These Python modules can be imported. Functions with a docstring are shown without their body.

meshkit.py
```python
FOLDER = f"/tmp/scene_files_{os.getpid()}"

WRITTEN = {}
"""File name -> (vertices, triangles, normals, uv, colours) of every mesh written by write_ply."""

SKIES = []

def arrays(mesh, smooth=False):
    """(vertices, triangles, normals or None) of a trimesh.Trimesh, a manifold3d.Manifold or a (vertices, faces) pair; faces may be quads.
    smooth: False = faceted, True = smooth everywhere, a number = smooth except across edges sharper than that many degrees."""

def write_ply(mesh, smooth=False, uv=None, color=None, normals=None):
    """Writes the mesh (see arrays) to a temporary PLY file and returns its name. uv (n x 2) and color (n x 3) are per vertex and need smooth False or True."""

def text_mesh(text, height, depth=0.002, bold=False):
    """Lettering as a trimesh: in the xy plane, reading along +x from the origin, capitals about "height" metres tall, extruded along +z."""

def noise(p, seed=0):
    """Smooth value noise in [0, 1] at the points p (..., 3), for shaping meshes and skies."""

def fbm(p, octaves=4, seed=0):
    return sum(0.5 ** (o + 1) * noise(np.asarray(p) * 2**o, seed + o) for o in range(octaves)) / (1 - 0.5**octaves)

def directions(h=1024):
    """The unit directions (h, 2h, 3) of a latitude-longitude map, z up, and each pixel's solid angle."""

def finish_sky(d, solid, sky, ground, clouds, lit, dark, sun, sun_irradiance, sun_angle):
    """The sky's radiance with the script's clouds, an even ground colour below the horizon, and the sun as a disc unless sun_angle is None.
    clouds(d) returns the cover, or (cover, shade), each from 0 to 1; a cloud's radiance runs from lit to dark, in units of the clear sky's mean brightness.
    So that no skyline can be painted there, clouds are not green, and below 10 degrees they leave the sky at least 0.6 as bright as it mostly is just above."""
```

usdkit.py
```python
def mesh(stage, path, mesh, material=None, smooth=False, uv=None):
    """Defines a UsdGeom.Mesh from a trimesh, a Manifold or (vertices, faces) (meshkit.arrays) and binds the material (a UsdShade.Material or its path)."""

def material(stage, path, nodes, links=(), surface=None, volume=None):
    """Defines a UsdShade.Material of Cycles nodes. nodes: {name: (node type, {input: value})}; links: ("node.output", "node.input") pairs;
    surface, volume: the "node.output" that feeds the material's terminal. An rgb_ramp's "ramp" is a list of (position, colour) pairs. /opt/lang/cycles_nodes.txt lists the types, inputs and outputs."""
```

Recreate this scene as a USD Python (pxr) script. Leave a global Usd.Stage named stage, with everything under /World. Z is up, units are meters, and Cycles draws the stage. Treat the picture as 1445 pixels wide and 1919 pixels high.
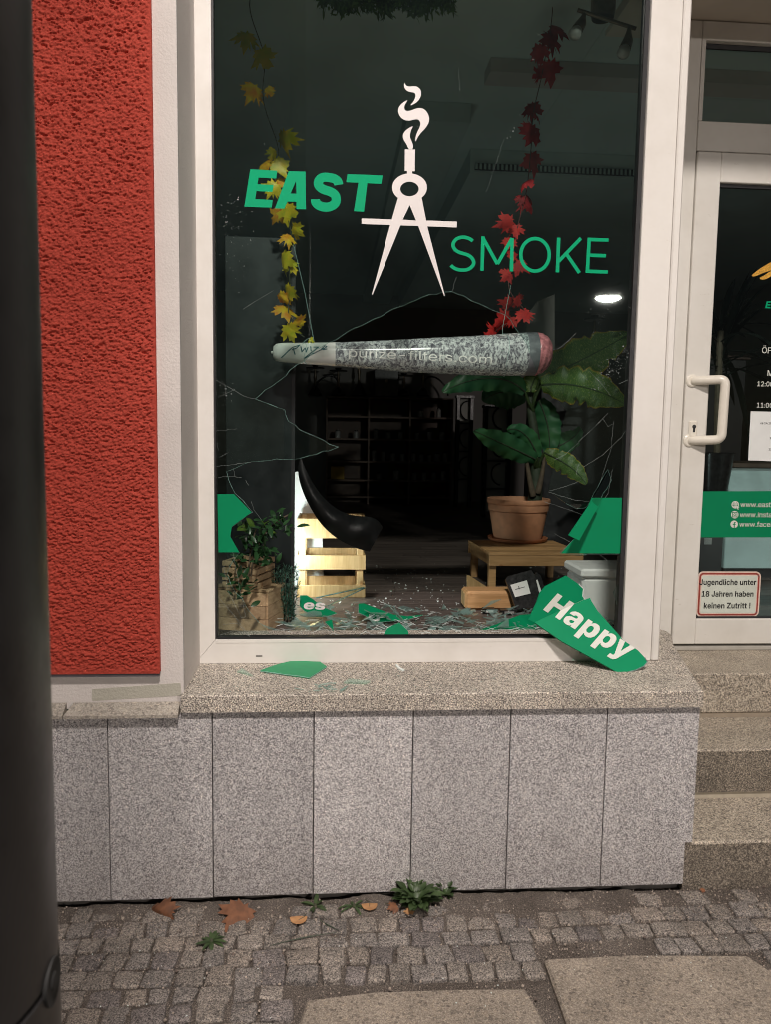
import math, glob, numpy as np, trimesh, usdkit, meshkit
from pxr import Usd, UsdGeom, UsdLux, UsdShade, Gf, Sdf
from shapely.geometry import Polygon, LineString, Point, MultiPoint
from shapely import box as sbox
from shapely import affinity, ops, union_all
from scipy.spatial import Delaunay, ConvexHull

stage = Usd.Stage.CreateInMemory()
UsdGeom.SetStageUpAxis(stage, UsdGeom.Tokens.z)
UsdGeom.SetStageMetersPerUnit(stage, 1.0)
W_ = UsdGeom.Xform.Define(stage, '/World')
stage.SetDefaultPrim(W_.GetPrim())
UsdGeom.Scope.Define(stage, '/World/Looks')
rng = np.random.default_rng(7)

# ------------------------------------------------------------------ camera
CF, CD, YAW, PITCH, ROLL = 1428.57, 2.8679, 0.0738, -0.0971, 0.0151
fw = np.array([math.sin(YAW)*math.cos(PITCH), math.cos(YAW)*math.cos(PITCH), math.sin(PITCH)])
_r = np.cross(fw, [0, 0, 1]); _r /= np.linalg.norm(_r); _u = np.cross(_r, fw)
RT = _r*math.cos(ROLL)+_u*math.sin(ROLL); UP = -_r*math.sin(ROLL)+_u*math.cos(ROLL)
CAM = np.array([0, -CD, 1.6])
cam = UsdGeom.Camera.Define(stage, '/World/camera')
M = Gf.Matrix4d(*RT, 0, *UP, 0, *(-fw), 0, *CAM, 1)
cam.AddTransformOp().Set(M)
cam.CreateHorizontalApertureAttr(36.0); cam.CreateVerticalApertureAttr(36.0*1024/772)
cam.CreateFocalLengthAttr(36.0*CF/1445)
cam.CreateClippingRangeAttr(Gf.Vec2f(0.05, 200))
cam.CreateFStopAttr(20.0); cam.CreateFocusDistanceAttr(2.9)
cam.CreateExposureAttr(0.12)

# ------------------------------------------------------------------ sky, moon
SUN_EL, SUN_ROT = 0.9, math.atan2(0.25, -1.0)
usdkit.material(stage, '/World/Looks/sky_night', {
    's': ('sky_texture', {'sky_type': 'single_scattering', 'sun_disc': False, 'sun_elevation': SUN_EL, 'sun_rotation': SUN_ROT}),
    'm': ('mix_color', {'blend_type': 'multiply', 'fac': 1.0, 'b': (1.0, 0.84, 0.70), 'use_clamp': False}),
    'b': ('background_shader', {'strength': 0.0052})}, [('s.color', 'm.a'), ('m.result', 'b.color')], surface='b.background')
sky = UsdLux.DomeLight.Define(stage, '/World/sky')
UsdShade.MaterialBindingAPI.Apply(sky.GetPrim()).Bind(UsdShade.Material.Get(stage, '/World/Looks/sky_night'))
sky.GetPrim().SetCustomDataByKey('kind', 'structure')
moon = UsdLux.DistantLight.Define(stage, '/World/moon')
moon.CreateNormalizeAttr(True); moon.CreateIntensityAttr(0.02); moon.CreateAngleAttr(0.5); moon.CreateColorAttr(Gf.Vec3f(1, .93, .85))
sd = np.array([math.sin(SUN_ROT)*math.cos(SUN_EL), math.cos(SUN_ROT)*math.cos(SUN_EL), math.sin(SUN_EL)])
moon.AddTransformOp().Set(Gf.Matrix4d(1).SetLookAt(Gf.Vec3d(0, 0, 0), Gf.Vec3d(*(-sd)), Gf.Vec3d(0, 0, 1)).GetInverse())
LAMP_STRENGTH = 720.0
FAR_GAIN = 3.0
LAMP_COLOR = (1.0, 0.905, 0.835)
WORK_STRENGTH = 120.0

# ------------------------------------------------------------------ helpers
def ray(px, py):
    return fw + RT*(px-722.5)/CF - UP*(py-959.5)/CF
def P(px, py, x=None, y=None, z=None, n=None, p0=None):
    """Where a sight line meets a real plane of the place."""
    r = ray(px, py)
    if n is not None: t = np.dot(np.asarray(p0)-CAM, n)/np.dot(r, n)
    elif x is not None: t = (x-CAM[0])/r[0]
    elif y is not None: t = (y-CAM[1])/r[1]
    else: t = (z-CAM[2])/r[2]
    return CAM + t*r

_used = {}
def numbered(parent, name):
    k = (str(parent), name); i = _used.get(k, -1)+1; _used[k] = i
    return f'{parent}/{name}' if i == 0 else f'{parent}/{name}_{i:03d}'
_loc = {}
def thing(name, label, cat, loc=(0, 0, 0), group=None, kind=None):
    path = numbered('/World', name)
    x = UsdGeom.Xform.Define(stage, path); x.AddTranslateOp().Set(Gf.Vec3d(*map(float, loc)))
    p = x.GetPrim(); _loc[path] = np.array(loc, float)
    if label: p.SetCustomDataByKey('label', label)
    if cat: p.SetCustomDataByKey('category', cat)
    if group: p.SetCustomDataByKey('group', group)
    if kind: p.SetCustomDataByKey('kind', kind)
    return path
def part(parent, name, mesh, m, smooth=False, label=None, kind=None, uv=None):
    """A Mesh prim under a thing (mesh in world metres)."""
    path = numbered(parent, name)
    v, f = mesh_vf(mesh)
    mm = trimesh.Trimesh(v - _loc[parent], f, process=False)
    p = usdkit.mesh(stage, path, mm, MAT[m], smooth=smooth).GetPrim()
    _loc[path] = _loc[parent]
    if label: p.SetCustomDataByKey('label', label)
    if kind: p.SetCustomDataByKey('kind', kind)
    return path
def single(name, mesh, m, label=None, cat=None, group=None, kind=None, smooth=False):
    path = numbered('/World', name)
    v, f = mesh_vf(mesh)
    c = np.array([(v[:, 0].min()+v[:, 0].max())/2, (v[:, 1].min()+v[:, 1].max())/2, v[:, 2].min()]) if kind != 'structure' else np.zeros(3)
    g = usdkit.mesh(stage, path, trimesh.Trimesh(v-c, f, process=False), MAT[m], smooth=smooth)
    g.AddTranslateOp().Set(Gf.Vec3d(*c)); p = g.GetPrim(); _loc[path] = c
    for k, val in (('label', label), ('category', cat), ('group', group), ('kind', kind)):
        if val: p.SetCustomDataByKey(k, val)
    return path
def mesh_vf(m):
    if hasattr(m, 'to_mesh'):
        q = m.to_mesh(); return np.asarray(q.vert_properties[:, :3], float), np.asarray(q.tri_verts)
    if isinstance(m, tuple):
        v, f = np.asarray(m[0], float), np.asarray(m[1], int)
        if f.shape[1] == 4: f = np.vstack([f[:, [0, 1, 2]], f[:, [0, 2, 3]]])
        return v, f
    return np.asarray(m.vertices, float), np.asarray(m.faces)
def cat(*ms):
    vs, fs, n = [], [], 0
    for m in ms:
        v, f = mesh_vf(m); vs.append(v); fs.append(f+n); n += len(v)
    return trimesh.Trimesh(np.vstack(vs), np.vstack(fs), process=False)
def hull(pts):
    pts = np.asarray(pts, float)
    return trimesh.convex.convex_hull(pts)
def bx(x0, x1, y0, y1, z0, z1, b=0.0):
    if x0 > x1: x0, x1 = x1, x0
    if y0 > y1: y0, y1 = y1, y0
    if z0 > z1: z0, z1 = z1, z0
    if b <= 0:
        m = trimesh.creation.box(extents=(x1-x0, y1-y0, z1-z0)); m.apply_translation(((x0+x1)/2, (y0+y1)/2, (z0+z1)/2)); return m
    pts = []
    for sx in (0, 1):
        for sy in (0, 1):
            for sz in (0, 1):
                X, Y, Z = (x0, x1)[sx], (y0, y1)[sy], (z0, z1)[sz]
                dx, dy, dz = (b, -b)[sx], (b, -b)[sy], (b, -b)[sz]
                pts += [(X, Y+dy, Z+dz), (X+dx, Y, Z+dz), (X+dx, Y+dy, Z)]
    return hull(pts)
def obox(c, ax, ay, az, b=0.0):
    """Oriented box: centre and three half-axis vectors."""
    c, ax, ay, az = map(lambda a: np.asarray(a, float), (c, ax, ay, az))
    m = bx(-1, 1, -1, 1, -1, 1) if b <= 0 else None
    if m is None:
        L = [np.linalg.norm(a) for a in (ax, ay, az)]
        m = bx(-L[0], L[0], -L[1], L[1], -L[2], L[2], b); m.vertices = m.vertices/np.array(L)
    m.vertices = c + m.vertices @ np.vstack([ax, ay, az])
    m.fix_normals(); return m
def prism_y(poly, y0, y1):
    """Polygon in (x, z) pushed from y0 to y1."""
    polys = getattr(poly, 'geoms', [poly]); out = []
    for g in polys:
        if g.area < 1e-9: continue
        m = trimesh.creation.extrude_polygon(g, 1.0, engine='earcut')
        v = np.array(m.vertices); m2 = trimesh.Trimesh(np.c_[v[:, 0], y0+(y1-y0)*v[:, 2], v[:, 1]], m.faces, process=False)
        if m2.volume < 0: m2.invert()
        out.append(m2)
    return cat(*out)
def prism_z(poly, z0, z1):
    out = []
    for g in getattr(poly, 'geoms', [poly]):
        m = trimesh.creation.extrude_polygon(g, z1-z0, engine='earcut'); m.apply_translation((0, 0, z0)); out.append(m)
    return cat(*out)
def tube(pts, r, n=8, cap=True):
    pts = np.asarray(pts, float); k = len(pts)
    rr = np.full(k, r) if np.ndim(r) == 0 else np.asarray(r, float)
    T = np.gradient(pts, axis=0); T /= np.maximum(np.linalg.norm(T, axis=1, keepdims=True), 1e-12)
    a = np.array([0, 0, 1.0]) if abs(T[0][2]) < .9 else np.array([1.0, 0, 0])
    N = np.cross(T[0], a); N /= np.linalg.norm(N); rings = []
    for i in range(k):
        N = N - T[i]*np.dot(N, T[i]); N /= np.linalg.norm(N); B = np.cross(T[i], N)
        t = np.arange(n)/n*2*math.pi
        rings.append(pts[i] + rr[i]*(np.cos(t)[:, None]*N + np.sin(t)[:, None]*B))
    v = np.vstack(rings); f = []
    for i in range(k-1):
        for j in range(n):
            a0, a1 = i*n+j, i*n+(j+1) % n
            f += [(a0, a1, a1+n), (a0, a1+n, a0+n)]
    if cap:
        c0, c1 = len(v), len(v)+1; v = np.vstack([v, pts[:1], pts[-1:]])
        for j in range(n):
            f += [(c0, (j+1) % n, j), (c1, (k-1)*n+j, (k-1)*n+(j+1) % n)]
    return trimesh.Trimesh(v, np.array(f), process=False)
def lathe(prof, n=32, c=(0, 0, 0)):
    prof = np.asarray(prof, float); t = np.arange(n)/n*2*math.pi; k = len(prof)
    v = np.vstack([np.c_[r*np.cos(t), r*np.sin(t), np.full(n, z)] for r, z in prof]) + np.asarray(c)
    f = []
    for i in range(k-1):
        for j in range(n):
            a0, a1 = i*n+j, i*n+(j+1) % n
            f += [(a0, a1, a1+n), (a0, a1+n, a0+n)]
    return trimesh.Trimesh(v, np.array(f), process=False)
def curve(pts, n=24):
    """Smooth curve through points."""
    pts = np.asarray(pts, float)
    from scipy.interpolate import CubicSpline
    d = np.r_[0, np.cumsum(np.linalg.norm(np.diff(pts, axis=0), axis=1))]
    return CubicSpline(d, pts)(np.linspace(0, d[-1], n))
def chaikin(p, k=3):
    p = np.asarray(p, float)
    for _ in range(k):
        q = np.roll(p, -1, axis=0); p = np.stack([p*.75+q*.25, p*.25+q*.75], 1).reshape(-1, 2)
    return p
def map_poly(poly, fn, thick, normal):
    """2-D polygon (photo measure) laid on a surface point by point with fn, given thickness along normal."""
    out = []
    for g in getattr(poly, 'geoms', [poly]):
        if g.geom_type != 'Polygon' or g.area <= 0: continue
        v, f = trimesh.creation.triangulate_polygon(g, engine='earcut')
        v = np.array([fn(*q) for q in v]); n = len(v); nn = np.asarray(normal, float)*thick
        rim = []
        m = trimesh.Trimesh(np.zeros((n, 3)), f, process=False)
        e = np.sort(np.vstack([f[:, [0, 1]], f[:, [1, 2]], f[:, [2, 0]]]), axis=1)
        full = np.vstack([f[:, [0, 1]], f[:, [1, 2]], f[:, [2, 0]]])
        u, idx, cnt = np.unique(e, axis=0, return_index=True, return_counts=True)
        for k in idx[cnt == 1]:
            a, b = full[k]; rim += [(a, b, b+n), (a, b+n, a+n)]
        mm = trimesh.Trimesh(np.vstack([v, v+nn]), np.vstack([f, f[:, ::-1]+n, np.array(rim)[:, ::-1]]), process=False)
        if mm.volume < 0: mm.invert()
        out.append(mm)
    return cat(*out)
_font = {}
def text_poly(text, height, weight=400, xs=1.0, shear=0.0):
    """Lettering as a shapely shape: baseline at the origin, capitals 'height' tall."""
    from PIL import Image, ImageDraw, ImageFont
    f = ImageFont.truetype(glob.glob('/opt/blender-*/*/datafiles/fonts/Inter.woff2')[0], 96)
    try: f.set_variation_by_axes([24, weight])
    except Exception: pass
    x0, y0, x1, y1 = f.getbbox(text, anchor='ls')
    im = Image.new('L', (x1-x0+8, y1-y0+8)); ImageDraw.Draw(im).text((4-x0, 4-y0), text, 255, f, anchor='ls')
    on = np.pad(np.asarray(im) > 127, ((0, 0), (1, 1))).astype(np.int8)
    r, s = np.nonzero(np.diff(on, axis=1) == 1); e = np.nonzero(np.diff(on, axis=1) == -1)[1]
    g = union_all(sbox(s, -r-1, e, -r)).buffer(.6).buffer(-.6).simplify(.7)
    k = height/70.0
    return affinity.affine_transform(g, [k*xs, k*shear, 0, k, (-4*xs+(4-y0)*shear)*k, (4-y0)*k])
def grid_mesh(nu, nv, fn):
    u, v = np.meshgrid(np.linspace(0, 1, nu), np.linspace(0, 1, nv), indexing='ij')
    p = fn(u.ravel(), v.ravel()); i = np.arange(nu*nv).reshape(nu, nv)
    q = np.stack([i[:-1, :-1], i[1:, :-1], i[1:, 1:], i[:-1, 1:]], -1).reshape(-1, 4)
    return trimesh.Trimesh(p, np.vstack([q[:, [0, 1, 2]], q[:, [0, 2, 3]]]), process=False)

# ------------------------------------------------------------------ materials
MAT = {}
def mk(name, nodes, links, surface):
    MAT[name] = usdkit.material(stage, f'/World/Looks/{name}', nodes, links, surface=surface)
def plain(name, col, rough=.5, var=.12, scale=30, bump=0.0, bscale=200, bdist=.002, **kw):
    """Paint, plastic, cloth: a base colour that wanders a little, with fine relief."""
    c = np.array(col, float)
    nodes = {'g': ('texture_coordinate', {}), 'n': ('noise_texture', {'scale': scale, 'detail': 5.0, 'roughness': .6}),
             'r': ('rgb_ramp', {'ramp': [(.3, tuple(c*(1-var))), (.7, tuple(np.minimum(c*(1+var), .95)))]}),
             'rr': ('map_range', {'from_min': .3, 'from_max': .7, 'to_min': max(rough-.08, .02), 'to_max': min(rough+.08, 1)}),
             'p': ('principled_bsdf', {'roughness': rough, **kw})}
    links = [('g.object', 'n.vector'), ('n.fac', 'r.fac'), ('r.color', 'p.base_color'), ('n.fac', 'rr.value'), ('rr.result', 'p.roughness')]
    if bump:
        nodes['bn'] = ('noise_texture', {'scale': bscale, 'detail': 4.0, 'roughness': .6})
        nodes['b'] = ('bump', {'strength': bump, 'distance': bdist})
        links += [('g.object', 'bn.vector'), ('bn.fac', 'b.height'), ('b.normal', 'p.normal')]
    mk(name, nodes, links, 'p.BSDF')
def granite(name, dark, mid, light, scale=230, rough=.75, stain=.25, bump=.5, tint=(1, 1, 1), lo=.36, hi=.64, splash=0.0):
    nodes = {'g': ('geometry', {}), 'n': ('noise_texture', {'scale': scale, 'detail': 3.0, 'roughness': .8}),
             'r': ('rgb_ramp', {'ramp': [(lo-.06, dark), (lo+.04, tuple(np.array(dark)*.35+np.array(mid)*.65)), (.5, mid), (hi, light), (hi+.12, tuple(np.minimum(np.array(light)*1.15, .8)))]}),
             'v': ('voronoi_texture', {'scale': scale*.62}), 'vr': ('rgb_ramp', {'ramp': [(.0, (.55, .54, .55)), (.25, (1, 1, 1)), (.8, (1.0, 1.0, 1.0)), (1, (1.2, 1.17, 1.12))]}),
             'vs': ('separate_color', {'color_type': 'rgb'}),
             'm': ('mix_color', {'blend_type': 'multiply', 'fac': 1.0, 'use_clamp': False}),
             's': ('noise_texture', {'scale': 5.0, 'detail': 6.0, 'roughness': .65}),
             'sr': ('rgb_ramp', {'ramp': [(.3, tuple(np.array(tint)*(1-stain))), (.68, tuple(np.array(tint)*1.0))]}),
             'm2': ('mix_color', {'blend_type': 'multiply', 'fac': 1.0, 'use_clamp': False}),
             'b': ('bump', {'strength': bump, 'distance': .0012}), 'oi': ('object_info', {}), 'om': ('map_range', {'from_min': 0, 'from_max': 1, 'to_min': .86, 'to_max': 1.10}), 'hv': ('hsv', {}),
             'p': ('principled_bsdf', {'roughness': rough})}
    if splash:
        nodes.update({'sx': ('separate_xyz', {}), 'zr': ('map_range', {'from_min': 0.0, 'from_max': .30, 'to_min': .95, 'to_max': .0, 'clamp': True}), 'zn': ('noise_texture', {'scale': 16.0, 'detail': 6.0, 'roughness': .7}), 'zm': ('math', {'math_type': 'multiply'}), 'zc': ('math', {'math_type': 'multiply', 'value2': splash}), 'd': ('mix_color', {'b': (.16, .13, .105)}),
            'st': ('noise_texture', {'scale': 1.0, 'detail': 5.0, 'roughness': .6}), 'smp': ('mapping', {'scale': (26, 26, 2.2)}), 'ss': ('rgb_ramp', {'ramp': [(.36, (.80, .79, .78)), (.52, (1, 1, 1))]}), 'm3': ('mix_color', {'blend_type': 'multiply', 'fac': .25, 'use_clamp': False})})
    links = [('g.position', 'n.vector'), ('g.position', 'v.vector'), ('g.position', 's.vector'), ('n.fac', 'r.fac'), ('v.color', 'vs.color'), ('vs.r', 'vr.fac'),
             ('r.color', 'm.a'), ('vr.color', 'm.b'), ('s.fac', 'sr.fac'), ('m.result', 'm2.a'), ('sr.color', 'm2.b'), ('m2.result', 'hv.color'), ('oi.random', 'om.value'), ('om.result', 'hv.value'),
             ('n.fac', 'b.height'), ('b.normal', 'p.normal')]
    if splash:
        links += [('g.position', 'sx.vector'), ('sx.z', 'zr.value'), ('g.position', 'zn.vector'), ('zr.result', 'zm.value1'), ('zn.fac', 'zm.value2'), ('zm.value', 'zc.value1'), ('zc.value', 'd.fac'), ('hv.color', 'd.a'), ('g.position', 'smp.vector'), ('smp.vector', 'st.vector'), ('st.fac', 'ss.fac'), ('d.result', 'm3.a'), ('ss.color', 'm3.b'), ('m3.result', 'p.base_color')]
    else:
        links += [('hv.color', 'p.base_color')]
    mk(name, nodes, links, 'p.BSDF')
def wood(name, a, b, scale=(4, 40, 40), rough=.55, dist=2.0, knots=True):
    nodes = {'g': ('texture_coordinate', {}), 'o': ('object_info', {}), 'mp': ('mapping', {'scale': scale}),
             'n': ('noise_texture', {'scale': 1.6, 'detail': 7.0, 'roughness': .62, 'distortion': dist*.3}),
             'r': ('rgb_ramp', {'ramp': [(.32, b), (.5, tuple((np.array(a)+np.array(b))/2)), (.66, a)]}),
             'k': ('voronoi_texture', {'scale': 7.0}), 'kr': ('rgb_ramp', {'ramp': [(.0, (.35, .22, .12)), (.07, (.6, .42, .28)), (.12, (1, 1, 1))]}),
             'm': ('mix_color', {'blend_type': 'multiply', 'fac': .8 if knots else 0.0}),
             'h': ('hsv', {}), 'hv': ('map_range', {'from_min': 0, 'from_max': 1, 'to_min': .82, 'to_max': 1.12}),
             'b': ('bump', {'strength': .25, 'distance': .001}), 'p': ('principled_bsdf', {'roughness': rough})}
    links = [('g.object', 'mp.vector'), ('mp.vector', 'n.vector'), ('n.fac', 'r.fac'), ('g.object', 'k.vector'), ('k.distance', 'kr.fac'), ('r.color', 'm.a'), ('kr.color', 'm.b'),
             ('o.random', 'hv.value'), ('hv.result', 'h.value'), ('m.result', 'h.color'), ('h.color', 'p.base_color'), ('n.fac', 'b.height'), ('b.normal', 'p.normal')]
    mk(name, nodes, links, 'p.BSDF')
def frame_white(name, col, rough):
    c = np.array(col)
    mk(name, {'g': ('geometry', {}), 'n': ('noise_texture', {'scale': 4.0, 'detail': 6.0, 'roughness': .65}), 'r': ('rgb_ramp', {'ramp': [(.3, tuple(c*(.90, .89, .87))), (.62, tuple(c))]}),
        'mp': ('mapping', {'scale': (18, 18, 70)}), 'k': ('noise_texture', {'scale': 1.0, 'detail': 6.0, 'roughness': .7}), 'kr': ('rgb_ramp', {'ramp': [(.66, (1, 1, 1)), (.73, (.80, .78, .74)), (.80, (.45, .42, .38))]}), 'm': ('mix_color', {'blend_type': 'multiply', 'fac': 1.0}),
        'sx': ('separate_xyz', {}), 'rr': ('map_range', {'from_min': .3, 'from_max': .7, 'to_min': rough-.10, 'to_max': rough+.12}), 'b': ('bump', {'strength': .06, 'distance': .002}), 'p': ('principled_bsdf', {})},
       [('g.position', 'n.vector'), ('g.position', 'mp.vector'), ('mp.vector', 'k.vector'), ('n.fac', 'r.fac'), ('k.fac', 'kr.fac'), ('r.color', 'm.a'), ('kr.color', 'm.b'), ('m.result', 'p.base_color'), ('n.fac', 'rr.value'), ('rr.result', 'p.roughness'), ('k.fac', 'b.height'), ('b.normal', 'p.normal')], 'p.BSDF')
def leafmat(name, a, b, vein=None, rough=.45, scale=18, transl=.25, edge=None):
    nodes = {'g': ('texture_coordinate', {}), 'o': ('object_info', {}), 'n': ('noise_texture', {'scale': scale, 'detail': 4.0}),
             'r': ('rgb_ramp', {'ramp': [(.35, a), (.65, b)]}), 'h': ('hsv', {}), 'hv': ('map_range', {'from_min': 0, 'from_max': 1, 'to_min': .75, 'to_max': 1.2}),
             'p': ('principled_bsdf', {'roughness': rough}), 't': ('translucent_bsdf', {}), 'x': ('mix_closure', {'fac': transl})}
    links = [('g.object', 'n.vector'), ('n.fac', 'r.fac'), ('o.random', 'hv.value'), ('hv.result', 'h.value'), ('r.color', 'h.color'), ('h.color', 'p.base_color'), ('h.color', 't.color'),
             ('p.BSDF', 'x.closure1'), ('t.BSDF', 'x.closure2')]
    mk(name, nodes, links, 'x.closure')
def pane(name, tint, extra=0.0, smudge=.0):
    nodes = {'t': ('transparent_bsdf', {'color': tint}), 'gl': ('glossy_bsdf', {'color': (.9, 1, .97), 'roughness': .01}), 'f': ('fresnel', {'IOR': 1.5}), 'x': ('mix_closure', {})}
    nodes.update({'gm': ('geometry', {}), 'bf': ('math', {'math_type': 'subtract', 'value1': 1.0}), 'fm': ('math', {'math_type': 'multiply'})}); nodes['f'] = ('fresnel', {'IOR': 1.75})
    mk(name, nodes, [('gm.backfacing', 'bf.value2'), ('bf.value', 'fm.value1'), ('f.fac', 'fm.value2'), ('fm.value', 'x.fac'), ('t.BSDF', 'x.closure1'), ('gl.BSDF', 'x.closure2')], 'x.closure')
def emit(name, col, s):
    mk(name, {'e': ('emission', {'color': col, 'strength': s})}, [], 'e.emission')

frame_white('white_frame', (.74, .715, .68), .40)
frame_white('door_frame_white', (.72, .70, .655), .42)
plain('handle_white', (.74, .70, .62), .25, .03, 20)
plain('gasket', (.012, .012, .014), .5)
plain('black_gap', (.008, .008, .008), .9)
plain('soffit_paint', (.62, .56, .48), .7, .08, 4)
plain('post_paint', (.009, .0085, .009), .40, .25, 25, bump=.15, bscale=220, bdist=.0006)
plain('seam_dark', (.004, .004, .004), .8)
plain('lamp_metal', (.06, .06, .062), .4)
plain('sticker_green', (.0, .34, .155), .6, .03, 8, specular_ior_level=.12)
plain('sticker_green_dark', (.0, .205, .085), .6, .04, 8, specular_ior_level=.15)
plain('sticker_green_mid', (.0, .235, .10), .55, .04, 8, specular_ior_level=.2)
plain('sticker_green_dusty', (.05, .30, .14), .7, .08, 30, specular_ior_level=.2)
plain('sticker_white', (.70, .66, .65), .45, .03, 8)
plain('sticker_letter', (.66, .68, .62), .45, .02, 8)
plain('ink_black', (.015, .015, .015), .5)
plain('ink_teal', (.03, .12, .14), .5)
plain('sign_white', (.60, .64, .57), .35, .05, 12)
plain('sign_red', (.30, .05, .035), .4)
plain('sign_pink', (.72, .56, .48), .4)
plain('paper', (.78, .80, .79), .7, .04, 10)
plain('gold_print', (.65, .33, .03), .4, .5, 160)
plain('crack_white', (.75, .82, .80), .18, .1, 60)
plain('crack_line', (.22, .25, .245), .15, .6, 40)
plain('glass_rim', (.30, .52, .45), .2, .4, 90)
plain('glass_edge', (.15, .25, .23), .12, .5, 60)
plain('terracotta', (.56, .27, .15), .75, .16, 14, bump=.12, bscale=160)
plain('terracotta_saucer', (.40, .15, .07), .6, .14, 14, bump=.1)
plain('soil', (.03, .022, .016), .95, .4, 80, bump=.8)
plain('black_foil', (.005, .0055, .006), .42, .3, 12, bump=.3, bscale=22, bdist=.008, specular_ior_level=.3)
plain('panel_dark', (.005, .009, .010), .4, .3, 6)
plain('white_board', (.85, .86, .84), .6, .02)
plain('ceiling_paint', (.54, .64, .62), .8, .06, 2)
plain('beam_paint', (.50, .48, .46), .7, .1, 2)
plain('beam_side', (.46, .55, .53), .75, .08, 2)
plain('wall_paint', (.22, .21, .20), .8, .1, 2)
plain('wall_pale', (.45, .45, .42), .8, .1, 2)
plain('shelf_wood', (.09, .06, .045), .6, .25, 14)
plain('shelf_pale', (.16, .11, .085), .6, .25, 14)
plain('hookah_dark', (.01, .01, .012), .3)
plain('jar_grey', (.30, .30, .29), .4, .3, 30)
plain('box_yellow', (.40, .25, .03), .6)
plain('plastic_white', (.86, .86, .85), .32, .03, 6)
plain('pouch_black', (.014, .014, .015), .28, .2, 40, bump=.3, bscale=60, bdist=.004)
plain('label_white', (.72, .72, .70), .5, .03)
plain('tag_yellow', (.75, .65, .02), .5)
plain('vine_stem', (.05, .055, .03), .6)
plain('vine_red', (.10, .03, .025), .6)
plain('wire', (.30, .45, .43), .4)
plain('track_metal', (.20, .16, .12), .35, .1, 10, metallic=.7)
plain('bulb_glass', (.62, .64, .62), .2, .05)
plain('stem_dark', (.035, .05, .03), .6, .3, 40)
plain('bark', (.10, .075, .05), .8, .3, 40)
plain('counter_teal', (.52, .68, .68), .5, .08, 4)
plain('counter_dark', (.02, .02, .022), .5)
plain('mortar', (.30, .25, .19), .9, .15, 30, bump=.3)
plain('mortar_pale', (.42, .37, .29), .9, .12, 30, bump=.3)
plain('concrete', (.12, .11, .10), .9, .2, 20)
plain('sill_metal', (.40, .38, .34), .45, .1, 10)
plain('red_edge_shadow', (.10, .09, .10), .8)
plain('tip_red', (.66, .22, .25), .3, .45, 45)
plain('ash_grey', (.16, .16, .18), .3, .2, 20)
plain('mouth_grey', (.76, .76, .73), .14, .06, 10)
plain('cig_letter', (.86, .88, .84), .3, .05)
plain('moss', (.07, .14, .04), .8, .5, 40)
plain('fitting_green', (.09, .10, .09), .5)
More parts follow.
